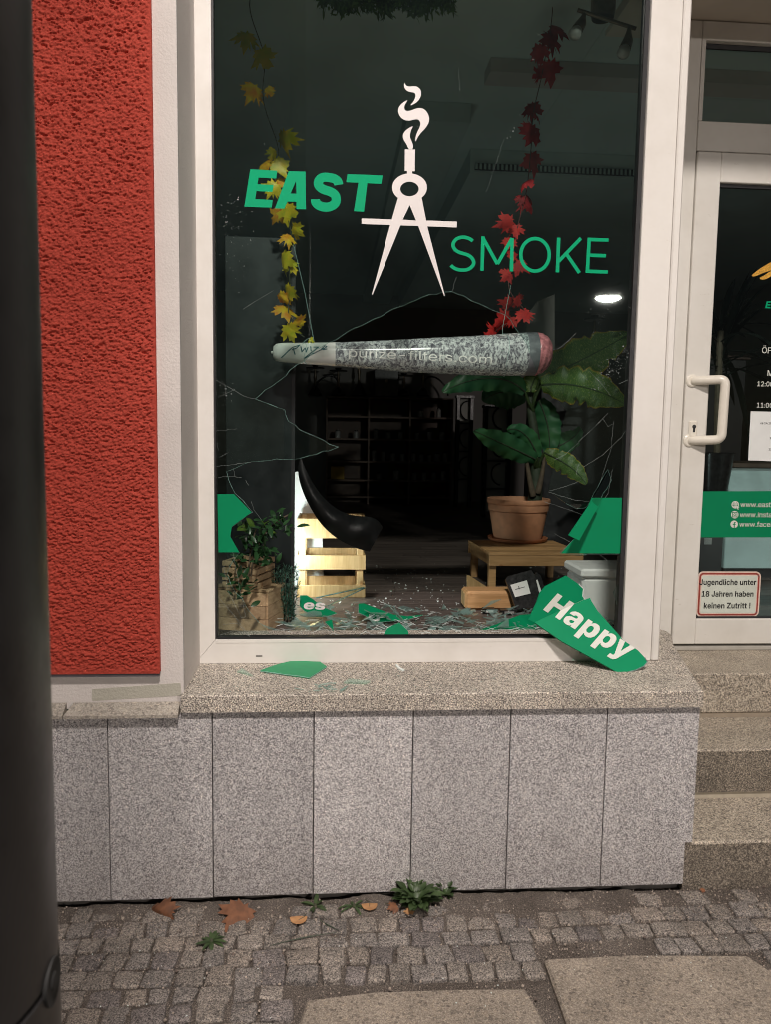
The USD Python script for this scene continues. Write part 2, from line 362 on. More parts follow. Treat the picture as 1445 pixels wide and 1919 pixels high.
# red scratch render and white plaster
mk('red_render', {'g': ('geometry', {}), 'n': ('noise_texture', {'scale': 90, 'detail': 5.0, 'roughness': .65}), 'r': ('rgb_ramp', {'ramp': [(.3, (.40, .052, .034)), (.7, (.53, .079, .052))]}),
    's': ('noise_texture', {'scale': 2.2, 'detail': 3.0}), 'sr': ('rgb_ramp', {'ramp': [(.35, (.86, .82, .82)), (.65, (1, 1, 1))]}), 'm': ('mix_color', {'blend_type': 'multiply', 'fac': 1.0}),
    'bn': ('noise_texture', {'scale': 420, 'detail': 4.0, 'roughness': .7}), 'b': ('bump', {'strength': .7, 'distance': .0025}), 'p': ('principled_bsdf', {'roughness': .85, 'specular_ior_level': .25})},
   [('g.position', 'n.vector'), ('n.fac', 'r.fac'), ('g.position', 's.vector'), ('s.fac', 'sr.fac'), ('r.color', 'm.a'), ('sr.color', 'm.b'), ('m.result', 'p.base_color'), ('g.position', 'bn.vector'), ('bn.fac', 'b.height'), ('b.normal', 'p.normal')], 'p.BSDF')
def plaster(name, col, s=.5, scale=130):
    c = np.array(col)
    mk(name, {'g': ('geometry', {}), 'n': ('noise_texture', {'scale': scale, 'detail': 5.0, 'roughness': .6}), 's': ('noise_texture', {'scale': 3.0, 'detail': 4.0}),
        'r': ('rgb_ramp', {'ramp': [(.3, tuple(c*.88)), (.65, tuple(c))]}), 'b': ('bump', {'strength': s, 'distance': .004}), 'p': ('principled_bsdf', {'roughness': .85, 'specular_ior_level': .2})},
       [('g.position', 'n.vector'), ('g.position', 's.vector'), ('s.fac', 'r.fac'), ('r.color', 'p.base_color'), ('n.fac', 'b.height'), ('b.normal', 'p.normal')], 'p.BSDF')
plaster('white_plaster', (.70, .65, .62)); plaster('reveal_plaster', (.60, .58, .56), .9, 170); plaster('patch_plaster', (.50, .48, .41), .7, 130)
granite('granite_slab', (.05, .047, .056), (.465, .445, .450), (.80, .77, .76), 280, .5, .12, lo=.425, hi=.575, splash=.55)
granite('granite_ledge', (.022, .018, .016), (.35, .31, .27), (.80, .72, .62), 215, .8, .28, lo=.435, hi=.57)
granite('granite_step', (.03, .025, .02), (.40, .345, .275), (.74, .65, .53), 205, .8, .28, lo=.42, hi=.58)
granite('granite_riser_shaded', (.012, .010, .008), (.17, .145, .115), (.52, .45, .36), 205, .85, .45, lo=.41, hi=.61, splash=.6)  # darker step stone: grime and the shade of the lower fronts in one colour
granite('granite_sill', (.16, .14, .12), (.40, .36, .31), (.58, .53, .46), 230, .8, .2)
granite('paving_slab', (.105, .086, .068), (.31, .262, .213), (.50, .435, .36), 200, .9, .35, .8)
for i, (k, t) in enumerate([(1.34, (1, .97, .95)), (1.22, (.98, .97, .99)), (1.42, (1.03, .975, .93)), (1.04, (.98, .95, 1.0))]):
    granite(f'cobble_stone_{"abcd"[i]}', (.035*k, .032*k, .030*k), (.165*k, .150*k, .136*k), (.31*k, .28*k, .25*k), 210, .85, .45, 1.0, t, .42, .59)
mk('grit_ground', {'g': ('geometry', {}), 'n': ('noise_texture', {'scale': 260, 'detail': 3.0, 'roughness': .7}), 'r': ('rgb_ramp', {'ramp': [(.3, (.035, .029, .025)), (.5, (.115, .097, .084)), (.62, (.25, .21, .18)), (.72, (.50, .44, .38))]}),
    's': ('noise_texture', {'scale': 6, 'detail': 5.0}), 'sr': ('rgb_ramp', {'ramp': [(.3, (.6, .58, .56)), (.7, (1, 1, 1))]}), 'm': ('mix_color', {'blend_type': 'multiply', 'fac': 1.0}),
    'b': ('bump', {'strength': 1.0, 'distance': .004}), 'p': ('principled_bsdf', {'roughness': .95})},
   [('g.position', 'n.vector'), ('n.fac', 'r.fac'), ('g.position', 's.vector'), ('s.fac', 'sr.fac'), ('r.color', 'm.a'), ('sr.color', 'm.b'), ('m.result', 'p.base_color'), ('n.fac', 'b.height'), ('b.normal', 'p.normal')], 'p.BSDF')
plain('grit_pale', (.36, .30, .25), .9, .35, 90); plain('grit_dark', (.13, .10, .085), .9, .35, 90)
plain('asphalt', (.05, .05, .05), .9, .2, 40, bump=.5)
wood('crate_pine', (.66, .46, .23), (.50, .31, .13), (40, 40, 3.5))
wood('stool_wood', (.58, .34, .16), (.42, .23, .09), (3.5, 40, 40))
wood('crate_grey', (.50, .36, .22), (.34, .23, .13), (30, 4, 40))
wood('floor_plank', (.17, .135, .12), (.075, .058, .052), (2.2, 50, 30), .38, 2.0, False)
leafmat('leaf_yellow', (.80, .58, .02), (.72, .26, .015), scale=26, rough=.65); leafmat('leaf_yellow_green', (.50, .52, .03), (.80, .58, .03), scale=26)
leafmat('leaf_red_shaded', (.42, .010, .014), (.26, .006, .012), scale=26, rough=.7); leafmat('leaf_red_lit', (.60, .025, .018), (.42, .012, .014), scale=26, rough=.7)
leafmat('banana_dark', (.022, .11, .050), (.045, .16, .055), scale=6); leafmat('shrub_leaf', (.018, .055, .020), (.035, .095, .034), scale=30, rough=.3)
leafmat('shrub_tip', (.09, .16, .02), (.05, .11, .02), scale=30); leafmat('juniper', (.04, .10, .07), (.08, .19, .14), scale=30); leafmat('weed_leaf', (.036, .068, .022), (.065, .105, .038), scale=60)
leafmat('palm_leaf', (.006, .010, .008), (.010, .016, .012), scale=20); leafmat('dry_leaf', (.24, .098, .045), (.15, .062, .030), scale=40, rough=.7, transl=.1); leafmat('dry_leaf_pale', (.50, .27, .12), (.38, .19, .08), scale=40, rough=.7, transl=.1)
# banana leaf with veins and a browned margin along the blade
mk('banana_leaf', {'at': ('attribute', {'attribute': 'blade'}), 'sp': ('separate_xyz', {}), 'w': ('wave_texture', {'scale': 1.0}), 'ab': ('math', {'math_type': 'absolute'}),
    'cx': ('combine_xyz', {}), 'n': ('noise_texture', {'scale': 3.0, 'detail': 5.0}), 'mp': ('mapping', {'scale': (42, 2.5, 1)}), 'r': ('rgb_ramp', {'ramp': [(.3, (.06, .135, .028)), (.55, (.10, .19, .04)), (.72, (.34, .36, .10))]}),
    'er': ('rgb_ramp', {'ramp': [(.86, (1, 1, 1)), (.93, (2.8, 1.6, .9)), (.985, (2.6, .9, .5))]}), 'm': ('mix_color', {'blend_type': 'multiply', 'fac': 1.0, 'use_clamp': False}),
    'p': ('principled_bsdf', {'roughness': .38}), 't': ('translucent_bsdf', {}), 'x': ('mix_closure', {'fac': .2}), 'b': ('bump', {'strength': .4, 'distance': .004})},
   [('at.vector', 'sp.vector'), ('at.vector', 'mp.vector'), ('mp.vector', 'n.vector'), ('n.fac', 'r.fac'), ('sp.y', 'ab.value1'), ('ab.value', 'er.fac'), ('r.color', 'm.a'), ('er.color', 'm.b'), ('m.result', 'p.base_color'), ('m.result', 't.color'),
    ('n.fac', 'b.height'), ('b.normal', 'p.normal'), ('p.BSDF', 'x.closure1'), ('t.BSDF', 'x.closure2')], 'x.closure')
# printed wrapper of the inflatable
mk('wrapper_print', {'g': ('texture_coordinate', {}), 'mp': ('mapping', {'rotation': (0, .5, 0), 'scale': (60, 60, 34)}), 'n': ('noise_texture', {'scale': 1.0, 'detail': 6.0, 'roughness': .68, 'distortion': 1.2}),
    'r': ('rgb_ramp', {'ramp': [(.36, (.08, .085, .10)), (.46, (.20, .21, .23)), (.53, (.48, .53, .53)), (.68, (.74, .80, .77))]}), 'p': ('principled_bsdf', {'roughness': .14})},
   [('g.object', 'mp.vector'), ('mp.vector', 'n.vector'), ('n.fac', 'r.fac'), ('r.color', 'p.base_color')], 'p.BSDF')
mk('window_glass', {'t': ('transparent_bsdf', {'color': (.875, .935, .915)}), 'gl': ('glossy_bsdf', {'color': (.9, 1, .97), 'roughness': .012}), 'f': ('fresnel', {'IOR': 1.75}), 'bf': ('math', {'math_type': 'subtract', 'value1': 1.0}), 'fm': ('math', {'math_type': 'multiply'}), 'x': ('mix_closure', {}), 'd': ('diffuse_bsdf', {'color': (.48, .72, .68)}),
   'g': ('geometry', {}), 'n': ('noise_texture', {'scale': 2.6, 'detail': 7.0, 'roughness': .7}), 'r': ('map_range', {'from_min': .35, 'from_max': .75, 'to_min': .001, 'to_max': .006, 'clamp': True}), 'y': ('mix_closure', {})},  # faint teal diffuse film paints a sheen over the pane
   [('g.backfacing', 'bf.value2'), ('bf.value', 'fm.value1'), ('f.fac', 'fm.value2'), ('fm.value', 'x.fac'), ('t.BSDF', 'x.closure1'), ('gl.BSDF', 'x.closure2'), ('g.position', 'n.vector'), ('n.fac', 'r.value'), ('r.result', 'y.fac'), ('x.closure', 'y.closure1'), ('d.BSDF', 'y.closure2')], 'y.closure'); pane('door_glass', (.87, .935, .93)); pane('shard_glass', (.86, .96, .93))
mk('shard_pile', {'t': ('transparent_bsdf', {'color': (.84, .95, .92)}), 'gl': ('glossy_bsdf', {'color': (.9, 1, .97), 'roughness': .04}), 'd': ('principled_bsdf', {'base_color': (.34, .46, .44), 'roughness': .1}), 'f': ('fresnel', {'IOR': 1.9}), 'gm': ('geometry', {}), 'bf': ('math', {'math_type': 'subtract', 'value1': 1.0}), 'fm': ('math', {'math_type': 'multiply'}),  # teal diffuse base paints the pale sheen of the heap
   'x': ('mix_closure', {}), 'y': ('mix_closure', {'fac': .26})}, [('gm.backfacing', 'bf.value2'), ('bf.value', 'fm.value1'), ('f.fac', 'fm.value2'), ('fm.value', 'x.fac'), ('t.BSDF', 'x.closure1'), ('gl.BSDF', 'x.closure2'), ('x.closure', 'y.closure1'), ('d.BSDF', 'y.closure2')], 'y.closure')
emit('lamp_glow', LAMP_COLOR, LAMP_STRENGTH)
emit('far_glow', LAMP_COLOR, LAMP_STRENGTH*FAR_GAIN)
emit('work_glow', (.84, 1.0, .96), WORK_STRENGTH)

# ================================================================== LARGE STRUCTURE
YW, YL, YS, YD = -.3244, -.3632, -.3444, .70          # plaster, ledge front, slab face, door plane
ZL, ZLB, ZIB, ZSB = .7362, .6782, .8275, .015         # ledge top / bottom, glass bottom, slab bottom
XOL, XIL, XIR, XOR = -.5054, -.4296, 1.1577, 1.307    # window frame outer / inner
ZTOP, FZ, CZ = 3.335, .70, 3.55                        # window head, shop floor, ceiling
# ground
pave = single('pavement', prism_z(sbox(-12, -4.2, 14, -.20), -.30, -.021), 'grit_ground', kind='structure')
single('road', prism_z(sbox(-30, -11, 30, -4.35), -.30, -.13), 'asphalt', kind='structure')
single('kerb', prism_z(sbox(-30, -4.348, 30, -4.203), -.30, -.004), 'granite_step', kind='structure')
single('far_pavement', prism_z(sbox(-30, -16, 30, -11.002), -.30, -.02), 'grit_ground', kind='structure')

bld = thing('shop_building', 'red and white rendered shop front with grey granite base', 'building', (0, 0, 0))
# white plaster wall left of the window, reveal, lintel
part(bld, 'white_wall', bx(-2.6, -.4868, YW, .02, ZLB+.004, 6.5), 'white_plaster')
rv = hull([(-.4858, YW, ZL), (-.4858, YW, 6.5), (-.5054, .003, ZL), (-.5054, .003, 6.5), (-.60, YW+.01, ZL), (-.60, YW+.01, 6.5), (-.60, .003, ZL), (-.60, .003, 6.5)])
part(bld, 'window_reveal', rv, 'reveal_plaster')
part(bld, 'lintel', bx(-.4850, 4.2, YW, .02, 3.52, 6.5), 'white_plaster')
part(bld, 'lintel', bx(1.30, 4.2, .022, .90, 3.525, 6.5), 'soffit_paint')
# red scratch render: a displaced sheet with thickness
rx0, rx1, rz0, rz1, ry = -1.15, -.559, P(298, 1262, y=-.35)[2], 3.5, -.350
def red_fn(u, v):
    x = rx0+(rx1-rx0)*u; z = rz0+(rz1-rz0)*v
    q = np.c_[x*1.0, x*0, z*1.0]
    a = meshkit.fbm(q*np.array([100, 1, 140])+meshkit.fbm(q*40, 2, 3)[:, None]*1.2, 4, 11)
    lowf = meshkit.fbm(q*np.array([9, 1, 7]), 3, 77)
    b = meshkit.noise(q*np.array([165, 1, 230])+9, 5)
    h = (a-.5)*(.014+.006*lowf) - np.clip(.36+.06*lowf-b, 0, 1)*(.012+.016*lowf)
    e = np.minimum(np.minimum(1-u, v*2.5)*40, 1)
    return np.c_[x, ry - h*e, z]
rg = grid_mesh(250, 1060, red_fn)
part(bld, 'red_render', rg, 'red_render', smooth=True)
part(bld, 'render_edge', bx(rx0, rx1-.0015, ry+.009, YW-.0005, rz0+.001, rz1, .001), 'red_render')
part(bld, 'render_bottom_strip', bx(rx0, rx1-.004, ry+.004, YW-.001, rz0-.011, rz0-.0005), 'red_edge_shadow')  # dark strip paints the shadow below the red render
# small plaster patch above the narrow sill
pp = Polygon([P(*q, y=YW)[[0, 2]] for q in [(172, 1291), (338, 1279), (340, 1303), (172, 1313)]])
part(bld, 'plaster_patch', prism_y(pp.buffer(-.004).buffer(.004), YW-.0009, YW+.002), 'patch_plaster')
# narrow granite sill on the left (two stones)
sz1 = P(220, 1316, y=YW)[2]; sz0 = P(220, 1346, y=YS-.028)[2]
xs_ = [-2.2, P(118, 1345, y=YS-.028)[0], P(334, 1343, y=YS-.028)[0]]
for a, b in zip(xs_[:-1], xs_[1:]):
    part(bld, 'narrow_sill', hull([(a, YW-.001, sz0), (b-.003, YW-.001, sz0), (a+.02*(a > -2), YW-.001, sz1+.002), (b-.003, YW-.001, sz1+.002), (a, YS-.028, sz0), (b-.003, YS-.028, sz0), (a, YS-.028, sz0+.010), (b-.003, YS-.028, sz0+.010)]), 'granite_sill')
# base wall behind the slabs and slabs
part(bld, 'base_wall', prism_z(Polygon([(-2.6, YS+.034), (1.283, YS+.034), (1.283, -.30), (1.46, .26), (1.50, .50), (-2.6, .50)]), -.1, ZLB-.004), 'concrete')
lx0 = P(338, 1320, y=YL)[0]
joints = [P(px, 1500, y=YS)[0] for px in (204, 398, 587, 772, 953, 1132)]
jx = [joints[0]-2*.342, joints[0]-.342] + joints
for i, a in enumerate(jx):
    b = jx[i+1] if i+1 < len(jx) else 1.3098
    g = .0018
    if i+1 < len(jx):
        top = sz0-.003 if b < lx0+.02 else ZLB-.003
        m = prism_y(Polygon([(a+g, ZSB), (b-g, ZSB), (b-g, ZLB-.003), (lx0, ZLB-.003), (lx0, sz0-.003), (a+g, sz0-.003)]), YS, YS+.03) if a < lx0 < b-.02 else bx(a+g, b-g, YS+rng.uniform(-.0006, .0006), YS+.03, ZSB+rng.uniform(-.002, .002), top, .0012)
    else:
        m = prism_y(Polygon([(a+g, ZSB), (1.283, ZSB), (1.283, .172), (b, .172), (b, ZLB-.003), (a+g, ZLB-.003)]), YS, YS+.03)
    part(bld, 'granite_slab', m, 'granite_slab')
# the wide ledge under the window
lx0 = P(338, 1320, y=YL)[0]
led = Polygon([(lx0, YL), (1.3100, YL), (1.483, .248), (1.545, .40), (1.553, .46), (1.535, .50), (lx0+.0, .50)])
lo = trimesh.creation.extrude_polygon(led.buffer(-.006).buffer(.006), ZL-ZLB-.005, engine='earcut'); lo.apply_translation((0, 0, ZLB))
hi = trimesh.creation.extrude_polygon(led.buffer(-.006), .004, engine='earcut')
def rounded_slab(poly, z0, z1, r=.006):
    rings = []
    for off, z in ((0, z0), (0, z1-r), (-.3*r, z1-.3*r), (-r, z1)):
        p = poly.buffer(off) if off else poly
        rings.append((p, z))
    out = [trimesh.creation.extrude_polygon(poly, z1-r-z0, engine='earcut').apply_translation((0, 0, z0))]
    base = poly
    c0 = np.array(poly.exterior.coords)[:-1]; c1 = np.array(poly.buffer(-r, join_style=2).exterior.coords)[:-1]
    # match rings by nearest corner
    top = hull_ring(c0, c1, z1-r, z1)
    return cat(*(out+top))
def hull_ring(c0, c1, za, zb):
    from scipy.spatial import cKDTree
    j = cKDTree(c1).query(c0)[1]; n = len(c0)
    v = np.vstack([np.c_[c0, np.full(n, za)], np.c_[c1[j], np.full(n, zb)]]); f = []
    for i in range(n):
        k = (i+1) % n; f += [(i, k, k+n), (i, k+n, i+n)]
    tv, tf = trimesh.creation.triangulate_polygon(Polygon(c1), engine='earcut')
    return [trimesh.Trimesh(v, np.array(f), process=False), trimesh.Trimesh(np.c_[tv, np.full(len(tv), zb)], tf, process=False)]
part(bld, 'window_ledge', rounded_slab(led, ZLB, ZL, .004), 'granite_ledge')
# door recess soffit sits in the lintel; side wall behind the post
part(bld, 'recess_side', prism_z(Polygon([(1.28, .082), (1.303, .082), (1.600, YD+.005), (1.560, YD+.005)]), ZL+.001, 3.52), 'door_frame_white')

# entrance steps
st = thing('entrance_steps', 'three grey granite steps with mortar joints up to the shop door', 'steps', (2.2, 0, 0))
s1, s2, s3 = .1634, .3721, .5761
part(st, 'step', bx(1.287, 3.6, -.3326, .05, -.05, s1, .006), 'granite_step')
part(st, 'step', bx(1.33, 3.6, -.0117, .40, s1+.0297, s2, .006), 'granite_step')
part(st, 'step', bx(1.40, 3.6, .3292, .90, s2+.0222, s3, .006), 'granite_step')
part(st, 'riser', bx(1.2865, 3.6, -.3346, -.3322, -.02, s1-.008), 'granite_riser_shaded')
part(st, 'riser', bx(1.33, 3.6, -.0137, -.0112, s1+.031, s2-.008), 'granite_riser_shaded')
part(st, 'mortar_joint', bx(1.33, 3.6, -.004, .40, s1+.0005, s1+.0292), 'mortar_pale')
part(st, 'mortar_joint', bx(1.40, 3.6, .336, .80, s2+.0005, s2+.0217), 'mortar')

# ------------------------------------------------------------------ shop interior
room = thing('shop_room', None, None, (0, 0, 0), kind='structure')
BY = P(700, 945, z=FZ)[1]+.45
part(room, 'ceiling', bx(-2.4, 1.285, .085, BY+.1, CZ, CZ+.15), 'ceiling_paint'); part(room, 'ceiling', bx(1.287, 5, YD+.095, BY+.1, CZ, CZ+.15), 'ceiling_paint')
part(room, 'back_wall', bx(-2.4, 5, BY, BY+.1, FZ-.1, CZ), 'wall_paint')
part(room, 'side_wall', bx(-2.5, -2.4, .06, BY, FZ-.1, CZ), 'wall_paint')
part(room, 'side_wall', bx(5, 5.1, .8, BY, FZ-.1, CZ), 'wall_pale')
part(room, 'front_wall', bx(-2.4, XOL-.005, .08, .20, FZ-.1, CZ), 'wall_paint')
part(room, 'window_plinth', bx(XOL-.004, 1.31, .085, .13, ZL-.1, ZIB-.02), 'wall_paint')
bx0_, bx1_ = P(745, 300, z=CZ-.1)[0], P(850, 300, z=CZ-.1)[0]
part(room, 'ceiling_beam', bx(bx0_, bx1_, P(800, 190, z=CZ)[1], BY, CZ-.11, CZ-.002), 'beam_side')
hb = P(1000, 150, z=CZ-.10)
part(room, 'ceiling_beam', bx(bx1_+.002, 4.9, hb[1], hb[1]+.16, CZ-.07, CZ-.002), 'beam_paint')
dp = P(1000, 318, z=CZ-.12)
part(room, 'ceiling_drop', bx(P(890, 310, y=dp[1])[0]-.03, 4.9, dp[1], BY-.02, CZ-.16, CZ-.003), 'beam_side')
gv0, gv1 = P(890, 318, y=dp[1])[0], P(1190, 318, y=dp[1])[0]
vg = part(room, 'vent_grille', bx(gv0, gv1, dp[1]-.012, dp[1]-.001, dp[2]-.022, dp[2]+.022), 'black_gap')
for k in range(38):
    x = gv0+.01+(gv1-gv0-.02)*k/37
    part(vg, 'slat', obox((x, dp[1]-.016, dp[2]), (.008, .003, 0), (0, .002, 0), (0, 0, .018)), 'beam_side')
fl = part(room, 'floor_base', cat(bx(-2.4, 1.27, .13, BY, FZ-.12, FZ-.012), bx(1.27, 5, YD+.095, BY, FZ-.12, FZ-.012)), 'black_gap')
y, row = .14, 0
while y < BY-.05:
    w = .098; x = -2.3-rng.uniform(0, 1.2)
    while x < 4.6:
        L = 1.25
        if x+L > -.9 and (x < 1.2 or y > YD+.1):
            part(fl, 'plank', bx(max(x, -2.38)+.001, min(x+L, 4.9 if y > YD+.1 else 1.27)-.001, y+.001, y+w-.0015, FZ-.011, FZ+rng.uniform(-.0004, .0004), .0012), 'floor_plank')
        x += L
    y += w; row += 1

# ================================================================== SHOP WINDOW
win = thing('shop_window', 'large white framed shop window with smashed glass and printed lettering', 'window', (.4, 0, ZL))
def frame_bar(poly, y0=0.0, y1=.075):
    return prism_y(poly, y0, y1)
fr = part(win, 'frame', bx(XOL, XIR+.10, .060, .082, ZIB-.04, ZIB-.035), 'white_frame')
G = .0007
part(fr, 'bottom_rail', frame_bar(Polygon([(XOL+G, ZL+.001), (XIR, ZL+.001), (XIR, ZIB), (XIL+G, ZIB)])), 'white_frame')
part(fr, 'left_stile', frame_bar(Polygon([(XOL, ZL+.001+G), (XIL, ZIB+G), (XIL, ZTOP-.087), (XOL, ZTOP-.087)])), 'white_frame')
part(fr, 'right_post', bx(XIR+.001, 1.276, 0, .08, ZL+.001, ZTOP-.087, .002), 'white_frame')
part(fr, 'cover_strip', bx(1.2775, XOR, -.006, .08, ZL+.001, ZTOP-.087, .005), 'white_frame')
part(fr, 'head_rail', frame_bar(sbox(XOL, ZTOP-.085, XOR, 3.519), .001, .084), 'white_frame')  # unseen window head, built low and deep to shade the upper leaves
part(fr, 'glazing_bead', bx(XIL+.002, XIR-.002, -.0015, .004, ZIB-.012, ZIB+.0015, .001), 'white_frame')
gk = .011
part(fr, 'gasket', cat(bx(XIL+.001, XIL+gk*.6, .012, .05, ZIB+.002, ZTOP-.091), bx(XIR-gk*1.6, XIR-.001, .012, .05, ZIB+.002, ZTOP-.091), bx(XIL+gk*.6+.0005, XIR-gk*1.6-.0005, .012, .05, ZIB+.001, ZIB+gk*.6)), 'gasket')
for q in ((485, 1229), (1092, 1223)):
    c = P(*q, y=-.001); part(fr, 'drain_slot', bx(c[0]-.012, c[0]+.012, -.0012, .002, c[2]-.002, c[2]+.002), 'black_gap')
YG = .022
gx0, gx1, gz0, gz1 = XIL+.004, XIR-.008, ZIB+.004, ZTOP-.05
full = sbox(gx0, gz0, gx1, gz1)
def gp(*q): return [P(a, b, y=YG)[[0, 2]] for a, b in q]
hole_px = [(478, 748), (520, 716), (556, 684), (600, 652), (640, 630), (690, 604), (730, 583), (790, 558), (848, 547), (900, 570), (950, 592), (985, 640), (1010, 705), (1062, 770), (1046, 842), (1028, 920), (1062, 944), (1098, 952),
           (1140, 880), (1147, 900), (1110, 968), (1075, 1012), (1050, 1036), (1100, 1040), (1165, 1040), (1170, 1075), (1150, 1110), (1163, 1150), (1163, 1199), (600, 1199), (560, 1199), (505, 1188), (470, 1150), (440, 1110),
           (425, 1075), (448, 1036), (431, 1006), (433, 988), (473, 960), (440, 925), (428, 900), (424, 884), (470, 866), (560, 860), (634, 838), (590, 818), (560, 805), (553, 797), (540, 790), (535, 778), (533, 768), (500, 756)]
_bare = {11, 12, 13, 14, 15, 23, 24, 25, 26, 27, 28, 29, 30}
rgh = np.random.default_rng(77); jag, bare = [], []
for i, (a, b) in enumerate(zip(hole_px, hole_px[1:]+hole_px[:1])):
    a, b = np.array(a, float), np.array(b, float); L = np.linalg.norm(b-a); n = 1 if i in _bare else max(1, int(L/13)); nv = np.array([-(b-a)[1], (b-a)[0]])/L
    for k in range(n):
        jag.append(tuple(a+(b-a)*(k+(rgh.uniform(-.3, .3) if k else 0))/n+nv*(rgh.normal(0, 1.5) if k else 0))); bare.append(i in _bare)
hole_px = jag
hole = Polygon(gp(*hole_px)).buffer(0)
glass = full.difference(hole.union(sbox(gp((700, 1199))[0][0]-.5, gz0-.1, gx1-.02, gz0+.012)))
glass = [g for g in getattr(glass, 'geoms', [glass]) if g.area > .0005]
for g in glass:
    part(win, 'glass_pane', prism_y(g, YG, YG+.006), 'window_glass')
# broken rim of the hole: bright edge
rim = []
hp = np.array(gp(*hole_px)); seg = []
for i in range(len(hp)):
    if bare[i]: continue
    a, b = hp[i], hp[(i+1) % len(hp)]
    rim.append(tube([(a[0], YG+.003, a[1]), (b[0], YG+.003, b[1])], [rgh.uniform(.0003, .0011), rgh.uniform(.0003, .0011)], 5))
part(win, 'broken_edge', cat(*rim), 'glass_edge')
# cracks
cracks = [[(405, 713), (430, 727), (455, 742), (478, 748)], [(408, 745), (425, 737), (440, 730)], [(405, 808), (443, 804)], [(410, 858), (428, 848)], [(406, 830), (409, 845)], [(408, 895), (428, 893), (452, 895)], [(436, 876), (440, 893)], [(460, 900), (466, 910)],
          [(404, 875), (470, 866)], [(1030, 920), (1060, 912), (1090, 900)], [(1095, 875), (1130, 853), (1165, 820), (1178, 800)], [(1085, 828), (1110, 805), (1130, 785), (1140, 775)], [(1028, 922), (1080, 938), (1105, 940)], [(1020, 940), (1085, 962), (1100, 970)], [(1045, 655), (1065, 640), (1080, 625)], [(1105, 696), (1130, 722), (1145, 742)],
          [(1160, 720), (1182, 710)], [(1130, 785), (1140, 800), (1148, 795)], [(1150, 790), (1146, 840), (1125, 905)], [(1085, 870), (1080, 890)], [(1178, 575), (1195, 590), (1190, 620)], [(848, 547), (850, 535), (856, 520)],
          [(408, 1118), (440, 1155), (470, 1196)], [(435, 1030), (448, 1100), (460, 1155), (452, 1158)], [(418, 1060), (428, 1110), (452, 1158)], [(455, 580), (475, 567), (512, 545)], [(860, 128), (862, 170)], [(945, 262), (936, 290), (912, 360)], [(1148, 880), (1140, 925), (1100, 985)], [(470, 940), (475, 955), (490, 975)],
          [(1085, 830), (1060, 852), (1040, 862)], [(1040, 1000), (1095, 1030)], [(1125, 1040), (1145, 1055)], [(418, 1170), (445, 1168), (470, 1196)], [(412, 1190), (440, 1180), (468, 1192)]]
for c in cracks:
    pts = np.array([P(a, b, y=YG-.0008) for a, b in c])
    q = [pts[0]]
    for a, b in zip(pts[:-1], pts[1:]):
        n = max(2, int(np.linalg.norm(b-a)/.02))
        for k in range(1, n+1):
            q.append(a+(b-a)*k/n+np.array([rng.normal(0, .0008), 0, rng.normal(0, .0008)])*(k < n))
    r = .00028 if c[0][1] < 450 else .00045
    part(win, 'crack', tube(q, rng.uniform(.7, 1.15, len(q))*r, 4), 'crack_line')
# splinter dust stuck to the pane
dust = []
def specks(cx, cy, sx, sy, n, ang=0, s=.0011):
    for _ in range(n):
        a, b = rng.normal(0, 1, 2); a *= sx; b *= sy
        u = cx+a*math.cos(ang)-b*math.sin(ang); v = cy+a*math.sin(ang)+b*math.cos(ang)
        if not (409 < u < 1180): continue
        c = P(u, v, y=YG-.001); t = s*rng.uniform(.4, 1.5)
        dust.append(hull(c+rng.normal(0, 1, (5, 3))*t*np.array([1, .5, 1])))
specks(430, 450, 22, 50, 110, s=.0010); specks(425, 420, 14, 18, 30, s=.0014); specks(1148, 690, 30, 10, 170, -.85, .0013); specks(1130, 600, 22, 26, 90, s=.0009); specks(950, 265, 30, 3, 14, -1.1, .0016); specks(420, 735, 10, 12, 24, s=.0016); specks(890, 180, 50, 40, 12); specks(1010, 120, 5, 40, 8); specks(560, 300, 120, 120, 26, s=.0008)
part(win, 'splinters', cat(*dust), 'crack_line', kind='stuff')
# ---- film lettering on the pane
YT = YG-.0012
def film(name, poly, m, yy=YT, parent=None, label=None):
    part(parent or win, name, map_poly(poly, lambda a, b: P(a, b, y=yy), .0006, (0, -1, 0)), m, label=label)
def Z2(pts): return [(380+a/3.6125, 100+b/3.6125) for a, b in pts]
film('letter', Polygon(Z2([(320, 787), (503, 797), (496, 850), (376, 844), (369, 888), (478, 894), (470, 941), (362, 935), (354, 989), (472, 996), (465, 1047), (280, 1041)])), 'sticker_green')
film('letter', Polygon(Z2([(580, 800), (695, 803), (697, 1058), (632, 1057), (632, 1008), (572, 1006), (551, 1055), (487, 1052)]), [Z2([(629, 868), (632, 953), (593, 951)])]), 'sticker_green')
Sc = curve(np.array(Z2([(918, 893), (905, 862), (850, 843), (797, 850), (780, 885), (800, 915), (850, 935), (895, 965), (899, 1010), (860, 1040), (805, 1040), (768, 1018), (761, 990)])), 50)
film('letter', LineString(Sc).buffer(31/3.6125, cap_style=2), 'sticker_green')
film('letter', Polygon(Z2([(978, 820), (1217, 829), (1208, 887), (1113, 882), (1090, 1075), (1022, 1071), (1052, 879), (970, 875)])), 'sticker_green')
def Z3(pts): return [(660+a/2.89, 120+b/2.89) for a, b in pts]
def stroke(ptslist, w=11): return union_all([LineString(Z3(p)).buffer(w/2.89, cap_style=2, join_style=2) for p in ptslist])
S3 = curve(np.array([(655, 960), (630, 945), (595, 940), (560, 955), (548, 985), (565, 1012), (610, 1030), (648, 1050), (660, 1080), (640, 1108), (600, 1118), (560, 1110), (536, 1092)]), 50)
film('letter', stroke([S3], 9.5), 'sticker_green')
film('letter', stroke([[(705, 1122), (710, 935)], [(708, 940), (788, 1085)], [(788, 1085), (868, 945)], [(868, 945), (864, 1125)]], 9.5), 'sticker_green')
